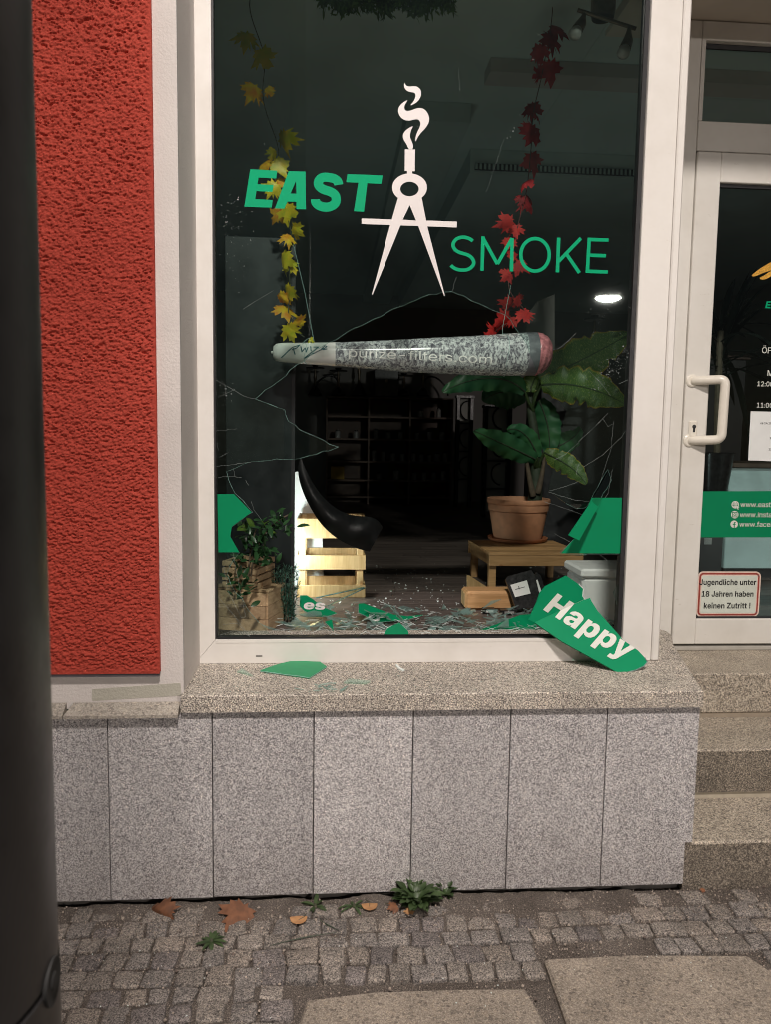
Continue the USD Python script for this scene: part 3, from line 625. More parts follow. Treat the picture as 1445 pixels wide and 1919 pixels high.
O3 = np.array([(992+np.cos(t)*77, 1035+np.sin(t)*88) for t in np.linspace(0, 2*math.pi, 49)])
film('letter', stroke([O3], 9.5), 'sticker_green')
film('letter', stroke([[(1120, 942), (1113, 1130)], [(1240, 945), (1120, 1070)], [(1160, 1028), (1232, 1133)]], 9.5), 'sticker_green')
film('letter', stroke([[(1390, 955), (1285, 952), (1275, 1124), (1386, 1128)], [(1280, 1037), (1376, 1040)]], 9.5), 'sticker_green')
# compass emblem
el = lambda cx, cy, rx, ry: affinity.scale(Point(cx, cy).buffer(1, 32), rx, ry)
emb = union_all([Polygon(Z3([(287, 464), (343, 465), (341, 583), (286, 582)])), Polygon(Z3([(299, 580), (327, 580), (327, 600), (299, 600)])), el(660+312.5/2.89, 120+671/2.89, 94.5/2.89, 76/2.89),
    Polygon(Z3([(250, 725), (312, 745), (318, 760), (262, 878), (109, 1252), (105, 1249), (205, 878)])), Polygon(Z3([(378, 725), (408, 880), (504, 1257), (500, 1258), (360, 880), (308, 760), (312, 745)])),
    Polygon(Z3([(250, 730), (378, 730), (360, 850), (265, 850)])), Polygon(Z3([(50, 838), (570, 855), (568, 887), (50, 868)]))])
emb = emb.difference(el(660+312/2.89, 120+679/2.89, 50/2.89, 39/2.89)).difference(Polygon(Z3([(313, 766), (275, 845), (347, 849)])))
film('compass_emblem', emb, 'sticker_white')
Z9 = lambda pts: [(700+a/9.59, 140+b/9.59) for a, b in pts]
for pts in ([(562, 140), (572, 180), (600, 212), (650, 224), (720, 215), (790, 220), (850, 275), (868, 350), (840, 440), (770, 520), (650, 575), (720, 500), (757, 420), (762, 365), (735, 330), (680, 325), (620, 310), (570, 265), (550, 205)],
            [(630, 458), (545, 500), (470, 570), (440, 650), (468, 745), (530, 812), (620, 840), (700, 825), (780, 805), (828, 825), (852, 880), (835, 960), (790, 1040), (760, 1130), (756, 1230), (790, 1150), (850, 1060), (940, 970), (1002, 870), (1010, 780), (975, 690), (910, 622), (830, 603), (760, 618), (690, 650), (620, 665), (572, 650), (553, 600), (575, 535)],
            [(724, 926), (640, 965), (560, 1030), (528, 1100), (545, 1180), (600, 1260), (640, 1355), (705, 1352), (722, 1290), (695, 1215), (660, 1140), (665, 1060), (690, 980)]):
    film('smoke_curl', Polygon(chaikin(Z9(pts), 2)), 'sticker_white')
# green band pieces left on the pane
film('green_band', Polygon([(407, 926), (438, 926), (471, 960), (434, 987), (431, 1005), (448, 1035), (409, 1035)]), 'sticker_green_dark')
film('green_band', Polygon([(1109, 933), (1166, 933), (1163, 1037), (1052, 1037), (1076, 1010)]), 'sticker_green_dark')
# loose splinter of green glass hanging in front of the right band
nn = np.array([.25, -1, .15]); nn /= np.linalg.norm(nn)
tri = [(1100, 938), (1112, 950), (1140, 884), (1146, 900), (1112, 962), (1085, 1012), (1064, 1004), (1096, 956)]
part(win, 'hanging_splinter', map_poly(Polygon([(1108, 940), (1120, 950), (1085, 1013), (1065, 1003)]), lambda a, b: P(a, b, n=nn, p0=P(1100, 950, y=-.012)), .004, nn), 'sticker_green_dark')
part(win, 'hanging_splinter', map_poly(Polygon([(1109, 938), (1142, 882), (1146, 900), (1120, 949)]), lambda a, b: P(a, b, n=nn, p0=P(1100, 950, y=-.012)), .004, nn), 'window_glass')

# ================================================================== DOOR
XLL = P(1271, 1000, y=YD)[0]; XGL = P(1305, 1160, y=YD)[0]; XR = XLL+1.02
ZB, ZG0, ZG1, ZT = P(1350, 1206.5, y=YD)[2], P(1350, 1160, y=YD)[2], P(1350, 342, y=YD)[2], P(1350, 286, y=YD)[2]
Z5, Z6, Z7 = P(1350, 227, y=YD)[2], P(1350, 75, y=YD)[2], 3.521
dr = thing('shop_door', 'white framed glass shop door with bow handle and green printed band', 'door', (2.2, YD, ZB))
df = part(dr, 'frame', bx(1.575, XLL-.003, YD+.012, YD+.09, ZB-.02, Z7, .003), 'door_frame_white')
part(df, 'transom_bar', bx(XLL-.002, XR, YD+.010, YD+.09, ZT+.006, Z5, .003), 'door_frame_white')
part(df, 'header', bx(XLL-.002, XR, YD+.010, YD+.09, Z6, Z7, .003), 'door_frame_white')
part(df, 'right_jamb', bx(XR+.001, XR+.1, YD+.012, YD+.09, ZB-.02, Z7, .003), 'door_frame_white')
part(df, 'transom_stile', bx(XLL-.002, P(1318, 225, y=YD)[0], YD+.010, YD+.09, Z5+.0005, Z6-.0005), 'door_frame_white')
part(df, 'threshold', bx(1.58, XR+.1, YD-.004, YD+.09, s3+.001, ZB-.012, .003), 'sill_metal')
part(df, 'transom_pane', bx(P(1318, 225, y=YD)[0]-.004, XR-.08, YD+.05, YD+.056, Z5-.003, Z6+.003), 'door_glass')
part(df, 'transom_gasket', bx(P(1318, 225, y=YD)[0]-.003, XR-.08, YD+.040, YD+.049, Z6-.022, Z6+.002), 'gasket')
lf = part(dr, 'leaf', bx(XLL, XGL, YD, YD+.07, ZB, ZT, .003), 'door_frame_white')
part(lf, 'bottom_rail', bx(XGL+.0008, XR-.10, YD+.0006, YD+.07, ZB, ZG0, .003), 'door_frame_white')
part(lf, 'top_rail', bx(XGL+.0008, XR-.10, YD+.0006, YD+.07, ZG1, ZT, .003), 'door_frame_white')
part(lf, 'right_stile', bx(XR-.099, XR-.001, YD, YD+.07, ZB, ZT, .003), 'door_frame_white')
part(lf, 'door_pane', bx(XGL-.004, XR-.104, YD+.038, YD+.044, ZG0-.004, ZG1+.004), 'door_glass')
part(lf, 'door_gasket', cat(bx(XGL+.001, XR-.104, YD+.02, YD+.036, ZG1-.016, ZG1+.001), bx(XGL+.001, XR-.104, YD+.02, YD+.036, ZG0-.001, ZG0+.008)), 'gasket')
M1, M2 = P(1297, 714, y=YD), P(1292, 826, y=YD)
K1, K2 = P(1360, 711, y=YD-.075), P(1352, 824, y=YD-.075)
def bow(a, k1, k2, b, r=.03):
    pts = [a, a+(k1-a)*.25]
    for c, p, q in ((k1, a, k2), (k2, k1, b)):
        d0 = (p-c)/np.linalg.norm(p-c); d1 = (q-c)/np.linalg.norm(q-c)
        for t in np.linspace(0, 1, 9):
            pts.append((c+d0*r)*(1-t)**2+2*t*(1-t)*c+(c+d1*r)*t**2)
    return np.array(pts+[b+(k2-b)*.25, b])
hd = part(dr, 'handle', tube(bow(M1, K1, K2, M2), .0215, 16), 'handle_white', smooth=True)
for mm_, k in ((M1, K1), (M2, K2)):
    d = (k-mm_)/np.linalg.norm(k-mm_)
    part(hd, 'rose', lathe([(0, -.002), (.03, -.002), (.03, .004), (.024, .008), (0, .008)], 20).apply_transform(trimesh.geometry.align_vectors((0, 0, 1), (0, -1, 0))).apply_translation(mm_+np.array([0, -.001, 0])), 'handle_white')
lc = P(1298, 803, y=YD)
lk = part(dr, 'lock_plate', bx(lc[0]-.020, lc[0]+.020, YD-.012, YD+.001, lc[2]-.042, lc[2]+.036, .006), 'handle_white')
part(lk, 'keyhole', cat(tube([(lc[0]+.002, YD-.0135, lc[2]+.008), (lc[0]+.002, YD-.011, lc[2]+.008)], .0095, 12), bx(lc[0]-.003, lc[0]+.007, YD-.0135, YD-.011, lc[2]-.018, lc[2]+.004)), 'counter_dark')
# prints on the door pane
YP = YD+.0372
film('green_band', Polygon([(1312, 921), (1520, 920), (1520, 1007), (1309, 1007)]), 'sticker_green_dark', YP, dr)
def dtext(t, px, py, cap, m, wgt=500, xs=1.0, yy=None, name='lettering'):
    o = P(px, py, y=yy or YP-.0012); dpx = np.linalg.norm(P(px, py-cap, y=yy or YP-.0012)-o)
    g = text_poly(t, dpx, wgt, xs); g = affinity.translate(g, o[0], o[2])
    part(dr, name, prism_y(g, (yy or YP-.0012)-.0006, yy or YP-.0012), m)
dtext('www.east-smoke', 1387, 950, 9.5, 'sticker_letter', 450, 1.0)
dtext('www.instagram', 1386, 969, 9.5, 'sticker_letter', 450, 1.0)
dtext('www.facebook', 1385, 987, 9.5, 'sticker_letter', 450, 1.0)
el2 = lambda cx, cy, r: Point(cx, cy).buffer(r, 16)
def icon(poly): film('icon', poly, 'sticker_letter', YP-.0012, dr)
gl = el2(1378, 946, 7).difference(el2(1378, 946, 5.3)).union(union_all([LineString(l).buffer(.55) for l in ([(1372, 946), (1384, 946)], [(1378, 940), (1378, 952)], [(1373, 943), (1383, 943)], [(1373, 949), (1383, 949)])])).union(affinity.scale(el2(1378, 946, 5.6), .5, 1).difference(affinity.scale(el2(1378, 946, 4.6), .4, 1))).union(Polygon([(1380, 948), (1386, 951), (1383, 952), (1384.5, 955), (1383, 955.5), (1381.5, 952.7)]))
icon(gl)
icon(el2(1377, 964.5, 7).difference(sbox(1372.6, 960.1, 1381.4, 968.9).buffer(.6).difference(sbox(1373.8, 961.3, 1380.2, 967.7).buffer(.4))).difference(el2(1377, 964.5, 2.5).difference(el2(1377, 964.5, 1.3))))
icon(el2(1376, 982.5, 7).difference(affinity.scale(Polygon([(1375.2, 990), (1375.2, 983.5), (1373.4, 983.5), (1373.4, 981.8), (1375.2, 981.8), (1375.3, 979.6), (1376.5, 978.3), (1379, 978.2), (1379, 979.8), (1377.4, 980), (1377.1, 981.8), (1379, 981.8), (1378.7, 983.5), (1377.1, 983.5), (1377.1, 990)]), 1, 1)))
dtext('ÖFFNUNG', 1427, 662, 11, 'sticker_letter', 480)
dtext('MO', 1437, 705, 11, 'sticker_letter', 480)
dtext('12:00', 1418, 724, 9, 'sticker_letter', 500, .95)
dtext('11:00', 1417, 764, 9, 'sticker_letter', 500, .95)
o = P(1433, 578, y=YP-.0012); g = affinity.translate(text_poly('EA', .033, 800, 1.0, .18), o[0], o[2]); part(dr, 'lettering', prism_y(g, YP-.0018, YP-.0012), 'sticker_green')
film('gold_print', Polygon(chaikin([(1407, 518), (1416, 510), (1430, 500), (1446, 491), (1470, 480), (1472, 492), (1450, 506), (1430, 512), (1415, 519)], 2)), 'gold_print', YP-.0012, dr)
film('gold_print', Polygon(chaikin([(1423, 521), (1430, 518), (1442, 510), (1456, 502), (1470, 496), (1472, 504), (1450, 515), (1436, 524), (1426, 525)], 2)), 'gold_print', YP-.0012, dr)
# notice sheet taped inside the door pane
ns = thing('paper_notice', 'white paper notice taped to the door pane below the opening hours', 'notice', P(1430, 863, y=YD+.05))
part(ns, 'sheet', map_poly(Polygon([(1407, 771), (1490, 773), (1490, 866), (1402, 863)]), lambda a, b: P(a, b, y=YD+.0345), .0005, (0, -1, 0)), 'paper')
for t, px, py in (('ca 14.10', 1425, 795), ('1', 1442, 823), ('12', 1440, 844)):
    o = P(px, py, y=YD+.0335); g = affinity.translate(text_poly(t, .010, 600), o[0], o[2]); part(ns, 'lettering', prism_y(g, YD+.0331, YD+.0336), 'ink_black')
# age notice plate
YA = YD+.030
sg = thing('age_sign', 'white enamel sign with red rim and black German text at the door bottom', 'sign', P(1366, 1155, y=YA))
o0, o1 = P(1304, 1156, y=YA), P(1427, 1071, y=YA)
rr_ = sbox(o0[0], o0[2], o1[0], o1[2]).buffer(-.028).buffer(.028)
part(sg, 'plate', prism_y(rr_, YA, YA+.003), 'sign_pink')
part(sg, 'red_rim', prism_y(rr_.buffer(-.007), YA-.0006, YA-.0001), 'sign_red')
part(sg, 'inner_line', prism_y(rr_.buffer(-.016), YA-.0013, YA-.0007), 'sign_pink')
part(sg, 'face', prism_y(rr_.buffer(-.021), YA-.0020, YA-.0014), 'sign_white')
def stext(t, pxa, pxb, py, cap):
    o = P(pxa, py, y=YA-.0026); e = P(pxb, py, y=YA-.0026); h = np.linalg.norm(P(pxa, py-cap, y=YA-.0026)-o)
    g = text_poly(t, h, 700); b = g.bounds; g = affinity.scale(affinity.translate(g, -b[0], 0), (e[0]-o[0])/(b[2]-b[0]), 1, origin=(0, 0)); g = affinity.translate(g, o[0], o[2])
    part(sg, 'lettering', prism_y(g, YA-.0030, YA-.0022), 'ink_black')
stext('Jugendliche unter', 1311, 1417, 1096, 10.5); stext('18 Jahren haben', 1315, 1412, 1118, 10.5); stext('keinen Zutritt !', 1319, 1406, 1140, 10.5)
for q in ((1421, 1079), (1417, 1147)):
    c = P(*q, y=YA-.0022); part(sg, 'rivet', tube([c, c+np.array([0, -.0012, 0])], .0028, 8), 'ink_teal')

# ================================================================== STREET LAMPS
def lamp(loc_pole, r, head, label, group=None, near=False):
    px_, py_ = loc_pole; hx, hy, hz = head
    t = thing('street_lamp', label, 'street lamp', (px_, py_, 0), group)
    ztop = hz+.42
    if near:
        tang = P(112, 1765, y=-2.0); az = math.atan2(-.3145, .868); dist = .441
        k = dist/np.linalg.norm(ray(112, 1765)[:2]); zs = (CAM+ray(112, 1765)*k)[2]
        part(t, 'pole', lathe([(r, zs+.0015), (r, 3.0), (r*.62, 3.15), (r*.55, ztop), (0, ztop)], 64, (px_, py_, 0)), 'post_paint', smooth=40)
        part(t, 'base_sleeve', lathe([(r+.0005, -.02), (r+.0005, zs-.003), (r-.001, zs-.0015)], 64, (px_, py_, 0)), 'post_paint', smooth=40)
        part(t, 'seam', lathe([(r-.0015, zs-.004), (r-.0015, zs+.003)], 64, (px_, py_, 0)), 'seam_dark', smooth=True)
        rr3 = ray(97, 1838); a2 = rr3[0]**2+rr3[1]**2; b2 = 2*((CAM[0]-px_)*rr3[0]+(CAM[1]-py_)*rr3[1]); c2 = (CAM[0]-px_)**2+(CAM[1]-py_)**2-r*r
        sc = CAM+rr3*((-b2-math.sqrt(max(b2*b2-4*a2*c2, 0)))/(2*a2))
        rad = np.array([sc[0]-px_, sc[1]-py_, 0]); rad /= np.linalg.norm(rad)
        c = np.array([px_, py_, sc[2]])+rad*(r+.0006)
        T = trimesh.geometry.align_vectors((0, 0, 1), rad)
        part(t, 'screw', lathe([(.0, .0012), (.004, .0012), (.005, .0002), (.0085, .0002), (.012, .0006), (.012, -.002)], 20).apply_transform(T).apply_translation(c), 'seam_dark', smooth=40)
    else:
        part(t, 'pole', lathe([(r, -.02), (r, 1.0), (r*.6, 1.1), (r*.55, ztop), (0, ztop)], 32, (px_, py_, 0)), 'post_paint', smooth=40)
    part(t, 'arm', tube(curve([(px_, py_, ztop-.08), ((px_*2+hx)/3, (py_*2+hy)/3, hz+.40), ((px_+hx*2)/3, (py_+hy*2)/3, hz+.34), (hx, hy, hz+.16)], 16), .03, 10), 'lamp_metal', smooth=True)
    part(t, 'lamp_head', lathe([(.245, hz-.01), (.27, hz), (.27, hz+.03), (.22, hz+.12), (.08, hz+.18), (0, hz+.18)], 40, (hx, hy, 0)), 'lamp_metal', smooth=40)
    part(t, 'diffuser', lathe([(0, hz-.075), (.08, hz-.070), (.15, hz-.054), (.21, hz-.03), (.24, hz-.008)], 40, (hx, hy, 0)), 'lamp_glow' if near else 'far_glow', smooth=True)
lamp((-.234, -2.485), .09, (.10, -3.60, 5.60), 'dark street lamp post close up at the left edge of the view', near=True)
rl = ray(1140, 558); tt = (4.45-1.6)/rl[2]; L2 = CAM+rl*tt
lamp((L2[0]+1.0, -(L2[1]-2*YG)-.3), .07, (L2[0], -(L2[1]-2*YG), 4.45), 'glowing street lamp across the road mirrored in the window glass')

# ================================================================== PAVING
def inside_photo(p):
    v = np.asarray(p)-CAM; z = v@fw
    if z < .1: return False
    a, b = 722.5+CF*(v@RT)/z, 959.5-CF*(v@UP)/z
    return -20 < a < 1470 and b < 1950 and not (a < 105)
slabA = Polygon([P(*q, z=0)[:2] for q in [(1020, 1796), (1180, 1788), (1400, 1789), (1450, 1822), (1700, 1960), (1600, 2300), (1180, 2300), (1066, 1925)]])
slabB = Polygon([P(*q, z=0)[:2] for q in [(575, 1871), (700, 1856), (850, 1851), (985, 1850), (1030, 1925), (1080, 2300), (420, 2300), (545, 1960)]])
def stone(poly, ztop, r, mat_, parent, name, nz=.0025):
    poly = poly.buffer(-r*.9).buffer(r*.9, 3).simplify(.0015)
    if poly.is_empty or poly.geom_type != 'Polygon': return
    c = np.array(poly.exterior.coords)[:-1]; n = len(c); ctr = c.mean(0); rings = []
    for s, z in ((1.0, -.045), (1.0, ztop-r*.9), (.965, ztop-r*.35), (.88, ztop), (.45, ztop+.0015)):
        q = ctr+(c-ctr)*s; zz = np.full(n, z)
        if z > -.02: zz = zz+(meshkit.noise(np.c_[q*38, np.zeros(n)], 3)-.5)*nz*2
        rings.append(np.c_[q, zz])
    v = np.vstack(rings+[np.array([[*ctr, ztop+.002]])]); f = []
    for k in range(4):
        for i in range(n):
            j = (i+1) % n; f += [(k*n+i, k*n+j, (k+1)*n+j), (k*n+i, (k+1)*n+j, (k+1)*n+i)]
    f += [(4*n+i, 4*n+(i+1) % n, 5*n) for i in range(n)]
    m = trimesh.Trimesh(v, np.array(f), process=False); m.fix_normals()
    if parent is None: return m
    part(parent, name, m, mat_, smooth=50)
_loc[pave] = np.zeros(3)
y = YS-.022; far = []; cnt = 0
r2 = np.random.default_rng(21)
while y > -3.4:
    d = r2.uniform(.066, .084); x = -1.6+r2.uniform(-.1, 0)
    while x < 3.2:
        w = r2.uniform(.066, .108); cx, cy = x+w/2, y-d/2+.012*math.sin(x*2.3+y*5)+.05*(x-.3)*0
        g = .0030; j = lambda: r2.uniform(-.006, .006)
        a = r2.uniform(-.10, .10)
        q = np.array([(-w/2+g+j(), -d/2+g+j()), (w/2-g+j(), -d/2+g+j()), (w/2-g+j(), d/2-g+j()), (-w/2+g+j(), d/2-g+j())])
        mid = (q+np.roll(q, -1, 0))/2+r2.uniform(-.0035, .0035, (4, 2)); q = np.stack([q, mid], 1).reshape(-1, 2)
        ca, sa = math.cos(a), math.sin(a); q = q@np.array([[ca, sa], [-sa, ca]])+(cx, cy)
        poly = Polygon(q).buffer(0)
        if poly.geom_type == 'Polygon' and not (poly.intersects(slabA.buffer(.004)) or poly.intersects(slabB.buffer(.004))) and poly.bounds[3] < YS-.012:
            ztop = r2.uniform(-.004, .0035); m_ = 'cobble_stone_'+'abcd'[r2.choice(4, p=[.42, .26, .16, .16])]
            if inside_photo((cx, cy, 0)) and cnt < 298:
                stone(poly, ztop, .009, m_, pave, 'cobblestone'); cnt += 1
            elif cy > -2.6:
                mm_ = stone(poly, ztop, .009, m_, None, '')
                if mm_ is not None: far.append(mm_)
        x += w
    y -= d
part(pave, 'outer_cobblestones', cat(*far), 'cobble_stone_a', smooth=50, kind='stuff')
def big_slab(poly, z):
    poly = poly.buffer(-.008).buffer(.008)
    m = rounded_slab(poly, -.06, z, .008); return m
part(pave, 'paving_slab', big_slab(slabA, .003), 'paving_slab'); part(pave, 'paving_slab', big_slab(slabB, .001), 'paving_slab')
def grit_fn(u, v):
    x = -1.7+4.9*u; yy = -2.2+(2.2+YS-.002)*v
    q = np.c_[x, yy, x*0]
    n1 = meshkit.fbm(q*7, 4, 5); n2 = meshkit.noise(q*130, 9)
    h = -.0170+.0120*np.clip((n1-.42)*2.6, 0, 1)+.0040*(n2-.4)
    near = np.clip((yy-YS+.24)/.20, 0, 1); h += near*(.0110+.007*np.clip((n1-.3)*2, 0, 1))*(.45+.55*np.clip(1.0-(x-.55)*1.1, 0, 1))
    h = np.maximum(h, -.0195)
    for s in (slabA, slabB):
        b = s.bounds; m = (x > b[0]-.02) & (x < b[2]+.02) & (yy < b[3]+.02)
        if m.any():
            import shapely
            ins = shapely.distance(s, shapely.points(x[m], yy[m])); hh = h[m]; hh[ins < .004] = -.0195; h[m] = hh
    return np.c_[x, yy, h]
single('grit_drift', grid_mesh(560, 210, grit_fn), 'grit_ground', kind='stuff', label='sandy grit drifted over cobbles beside the granite base', smooth=True)
r3 = np.random.default_rng(5)
def crumbs(n, pale):
    base = trimesh.creation.icosahedron(); bv, bf = np.array(base.vertices), np.array(base.faces); V, F = [], []
    for k in range(n):
        x = r3.uniform(-1.1, 1.75); yy = YS-.01-abs(r3.normal(0, .33))
        if yy < -1.3: continue
        s = r3.uniform(.0009, .0028)*(1 if r3.random() < .93 else 1.9)
        z = -.004 if yy < YS-.2 else .001
        F.append(bf+len(V)*12); V.append(bv*s*r3.uniform(.6, 1.3, 3)+(x, yy, z+r3.uniform(-.001, .004)))
    return trimesh.Trimesh(np.vstack(V), np.vstack(F), process=False)
single('pale_gravel', crumbs(4200, 1), 'grit_pale', kind='stuff', label='pale gravel crumbs strewn over the cobbles')
single('dark_gravel', crumbs(3000, 0), 'grit_dark', kind='stuff', label='dark gravel crumbs strewn over the cobbles')

# ---- leaves and weeds
MAPLE = np.array([(0, 0), (.06, .10), (.30, .02), (.26, .14), (.44, .20), (.36, .30), (.62, .44), (.44, .50), (.48, .64), (.30, .58), (.20, .56), (.24, .78), (.12, .74), (0, 1.0),
                  (-.12, .74), (-.24, .78), (-.20, .56), (-.30, .58), (-.48, .64), (-.44, .50), (-.62, .44), (-.36, .30), (-.44, .20), (-.26, .14), (-.30, .02), (-.06, .10)])
def maple(c, size, ang, tilt=(0, 0), curl=.25, rg=None, face=(0, -1, 0), sq=1.0):
    """A five-lobed leaf, folded along its midrib; ang turns it in its own plane, tilt leans it."""
    v2, f = trimesh.creation.triangulate_polygon(Polygon(MAPLE*(1+(0 if rg is None else rg.normal(0, .07, (26, 1))))+(0 if rg is None else rg.normal(0, .012, (26, 2)))).buffer(0), engine='earcut')
    m = trimesh.Trimesh(np.c_[v2, np.zeros(len(v2))], f, process=False).subdivide(); v = np.array(m.vertices)-np.array([0, .42, 0])
    v[:, 0] *= sq
    v[:, 2] = -abs(v[:, 0])*curl*.9-(v[:, 1]**2)*curl*.8 + (.03*np.sin(9*v[:, 0]+7*v[:, 1]))
    v *= size
    ca, sa = math.cos(ang), math.sin(ang); v[:, :2] = v[:, :2]@np.array([[ca, sa], [-sa, ca]])
    R1 = trimesh.transformations.euler_matrix(tilt[0], tilt[1], 0)[:3, :3]; v = v@R1.T
    # local x -> right, y -> up, z -> towards face
    zf = np.asarray(face, float); zf /= np.linalg.norm(zf)
    up = np.array([0, 0, 1.0]) if abs(zf[2]) < .9 else np.array([0, 1.0, 0]); xr = np.cross(up, zf); xr /= np.linalg.norm(xr); up = np.cross(zf, xr)
    v = np.asarray(c)+v[:, :1]*xr+v[:, 1:2]*up+v[:, 2:3]*zf
    return trimesh.Trimesh(v, m.faces, process=False)
def blade(c, d, n, L, w, bend=.3, k=7, cup=.25):
    """A pointed leaf from c along d, bending towards n's back."""
    d = np.asarray(d, float)/np.linalg.norm(d); n = np.asarray(n, float); n = n-d*np.dot(n, d); n /= np.linalg.norm(n); s = np.cross(d, n); V = []
    for i in range(k):
        t = i/(k-1); ww = w*(math.sin(math.pi*min(t*.94+.05, 1))**.8)*(1 if t < 1 else .02)
        p = np.asarray(c)+d*L*t-n*L*bend*t*t
        V += [p-s*ww/2+n*ww*cup, p-n*0, p+s*ww/2+n*ww*cup]
    F = []
    for i in range(k-1):
        a = 3*i; F += [(a, a+1, a+4), (a, a+4, a+3), (a+1, a+2, a+5), (a+1, a+5, a+4)]
    return trimesh.Trimesh(np.array(V), np.array(F), process=False)
def garland(name, label, ysurf, leaves, stem, mats, stem_mat, seed):
    rg = np.random.default_rng(seed)
    sp = [P(*q, y=ysurf+rg.uniform(-.015, .015)) for q in stem]
    t = thing(name, label, 'leaf garland', sp[-1])
    part(t, 'stem', tube(curve(sp, 60), .0022, 5), stem_mat, smooth=True)
    for (px, py, size, ang) in leaves:
        c = P(px, py, y=ysurf+rg.uniform(-.035, .01)); s = size/1428*(np.linalg.norm(c-CAM))*.90
        mm_ = mats[int(rg.integers(len(mats)))] if not isinstance(mats, dict) else (mats['hi'] if py > 395 else mats['lo'])  # red leaves: lit copy low down, shaded copy higher up
        lf_ = part(t, 'leaf', maple(c, s, math.radians(ang), (rg.uniform(-.75, .75), rg.uniform(-.9, .9)), rg.uniform(.1, .7), rg, sq=rg.uniform(.75, 1.1)), mm_, smooth=True)
        near = sp[int(np.argmin([np.linalg.norm(q-c) for q in sp]))]
YGL = .70
garland('leaf_garland', 'garland of yellow maple leaves hanging at the left of the window', YGL,
        [(462, 72, 50, 170), (494, 110, 46, 200), (475, 170, 48, 150), (505, 172, 22, 220), (530, 265, 52, 170), (512, 290, 34, 160), (492, 308, 40, 110), (523, 312, 44, 215), (510, 355, 40, 150), (520, 345, 34, 200), (540, 400, 46, 195), (520, 405, 36, 140), (556, 433, 42, 230), (540, 446, 34, 180),
         (530, 487, 48, 165), (545, 497, 34, 210), (541, 550, 46, 150), (530, 560, 36, 220), (536, 580, 50, 175), (560, 605, 34, 250), (543, 622, 42, 195), (579, 637, 20, 170)],
        [(468, 0), (480, 60), (495, 110), (492, 170), (505, 230), (522, 290), (515, 350), (535, 400), (545, 440), (541, 490), (543, 550), (541, 595), (550, 615), (570, 632)], ['leaf_yellow', 'leaf_yellow_green'], 'vine_stem', 3)
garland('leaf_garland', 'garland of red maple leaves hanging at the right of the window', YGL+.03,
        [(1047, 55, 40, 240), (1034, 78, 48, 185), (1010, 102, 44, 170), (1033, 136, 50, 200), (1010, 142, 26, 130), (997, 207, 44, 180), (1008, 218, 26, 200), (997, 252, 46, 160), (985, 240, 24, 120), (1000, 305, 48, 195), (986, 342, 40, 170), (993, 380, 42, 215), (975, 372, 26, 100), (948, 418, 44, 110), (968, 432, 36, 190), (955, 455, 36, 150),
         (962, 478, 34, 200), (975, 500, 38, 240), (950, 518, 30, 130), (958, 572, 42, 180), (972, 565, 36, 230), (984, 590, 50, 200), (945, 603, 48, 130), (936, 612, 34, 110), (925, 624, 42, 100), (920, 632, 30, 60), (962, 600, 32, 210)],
        [(1036, 0), (1032, 55), (1022, 110), (1012, 160), (1000, 215), (997, 260), (992, 320), (985, 370), (972, 420), (962, 470), (953, 520), (958, 550), (972, 568), (985, 590), (965, 602), (940, 612), (925, 625)], {'hi': 'leaf_red_lit', 'lo': 'leaf_red_shaded'}, 'vine_red', 4)

# ================================================================== INFLATABLE CIGARETTE
YC = .70
cg = thing('inflatable_cigarette', 'giant inflatable cigarette hanging level in the window on thin strings', 'inflatable', P(770, 665, y=YC))
prof = [(512, 661, 11), (514, 661, 14), (520, 661, 16.5), (560, 662.5, 19), (628, 664.5, 22), (700, 666, 26), (780, 667, 31), (870, 667, 35), (930, 666, 37.5), (980, 664.5, 39), (1000, 664, 39), (1010, 663.5, 37.5), (1020, 663, 33), (1028, 662.5, 25), (1033, 662, 13), (1034, 662, .5)]
pa = np.array(prof, float); XS = np.linspace(512, 1034, 140)
from scipy.interpolate import PchipInterpolator
fcy, frr = PchipInterpolator(pa[:, 0], pa[:, 1]), PchipInterpolator(pa[:, 0], pa[:, 2])
def axis(x): return P(x, float(fcy(x)), y=YC)
def rad(x): return float(frr(x))/CF*np.linalg.norm(axis(x)-CAM)*.985
def section(a, b, n=30, nt=40, wob=0.0):
    xs = np.linspace(a, b, n); V = []
    for x in xs:
        c, r = axis(x), rad(x)
        for j in range(nt):
            t = 2*math.pi*j/nt; rr_ = r*(1+wob*math.sin(7*t+x*.4)*math.sin(3*t+x))
            V.append(c+np.array([0, -math.cos(t), math.sin(t)])*rr_)
    F = []
    for i in range(n-1):
        for j in range(nt):
            q = (i*nt+j, i*nt+(j+1) % nt, (i+1)*nt+(j+1) % nt, (i+1)*nt+j); F += [(q[0], q[2], q[1]), (q[0], q[3], q[2])]
    v = np.array(V); m = trimesh.Trimesh(v, np.array(F), process=False)
    return m
part(cg, 'mouthpiece', cat(section(512, 628, 24), hull(np.array(section(512, 513, 2).vertices))), 'mouth_grey', smooth=40)
part(cg, 'wrapper', section(628, 983, 40), 'wrapper_print', smooth=True)
part(cg, 'ash_ring', section(983, 1003, 8), 'ash_grey', smooth=True)
part(cg, 'glowing_end', section(1003, 1034, 16, 40, .03), 'tip_red', smooth=True)
part(cg, 'air_valve', tube([axis(512), axis(508)], .007, 10), 'mouth_grey')
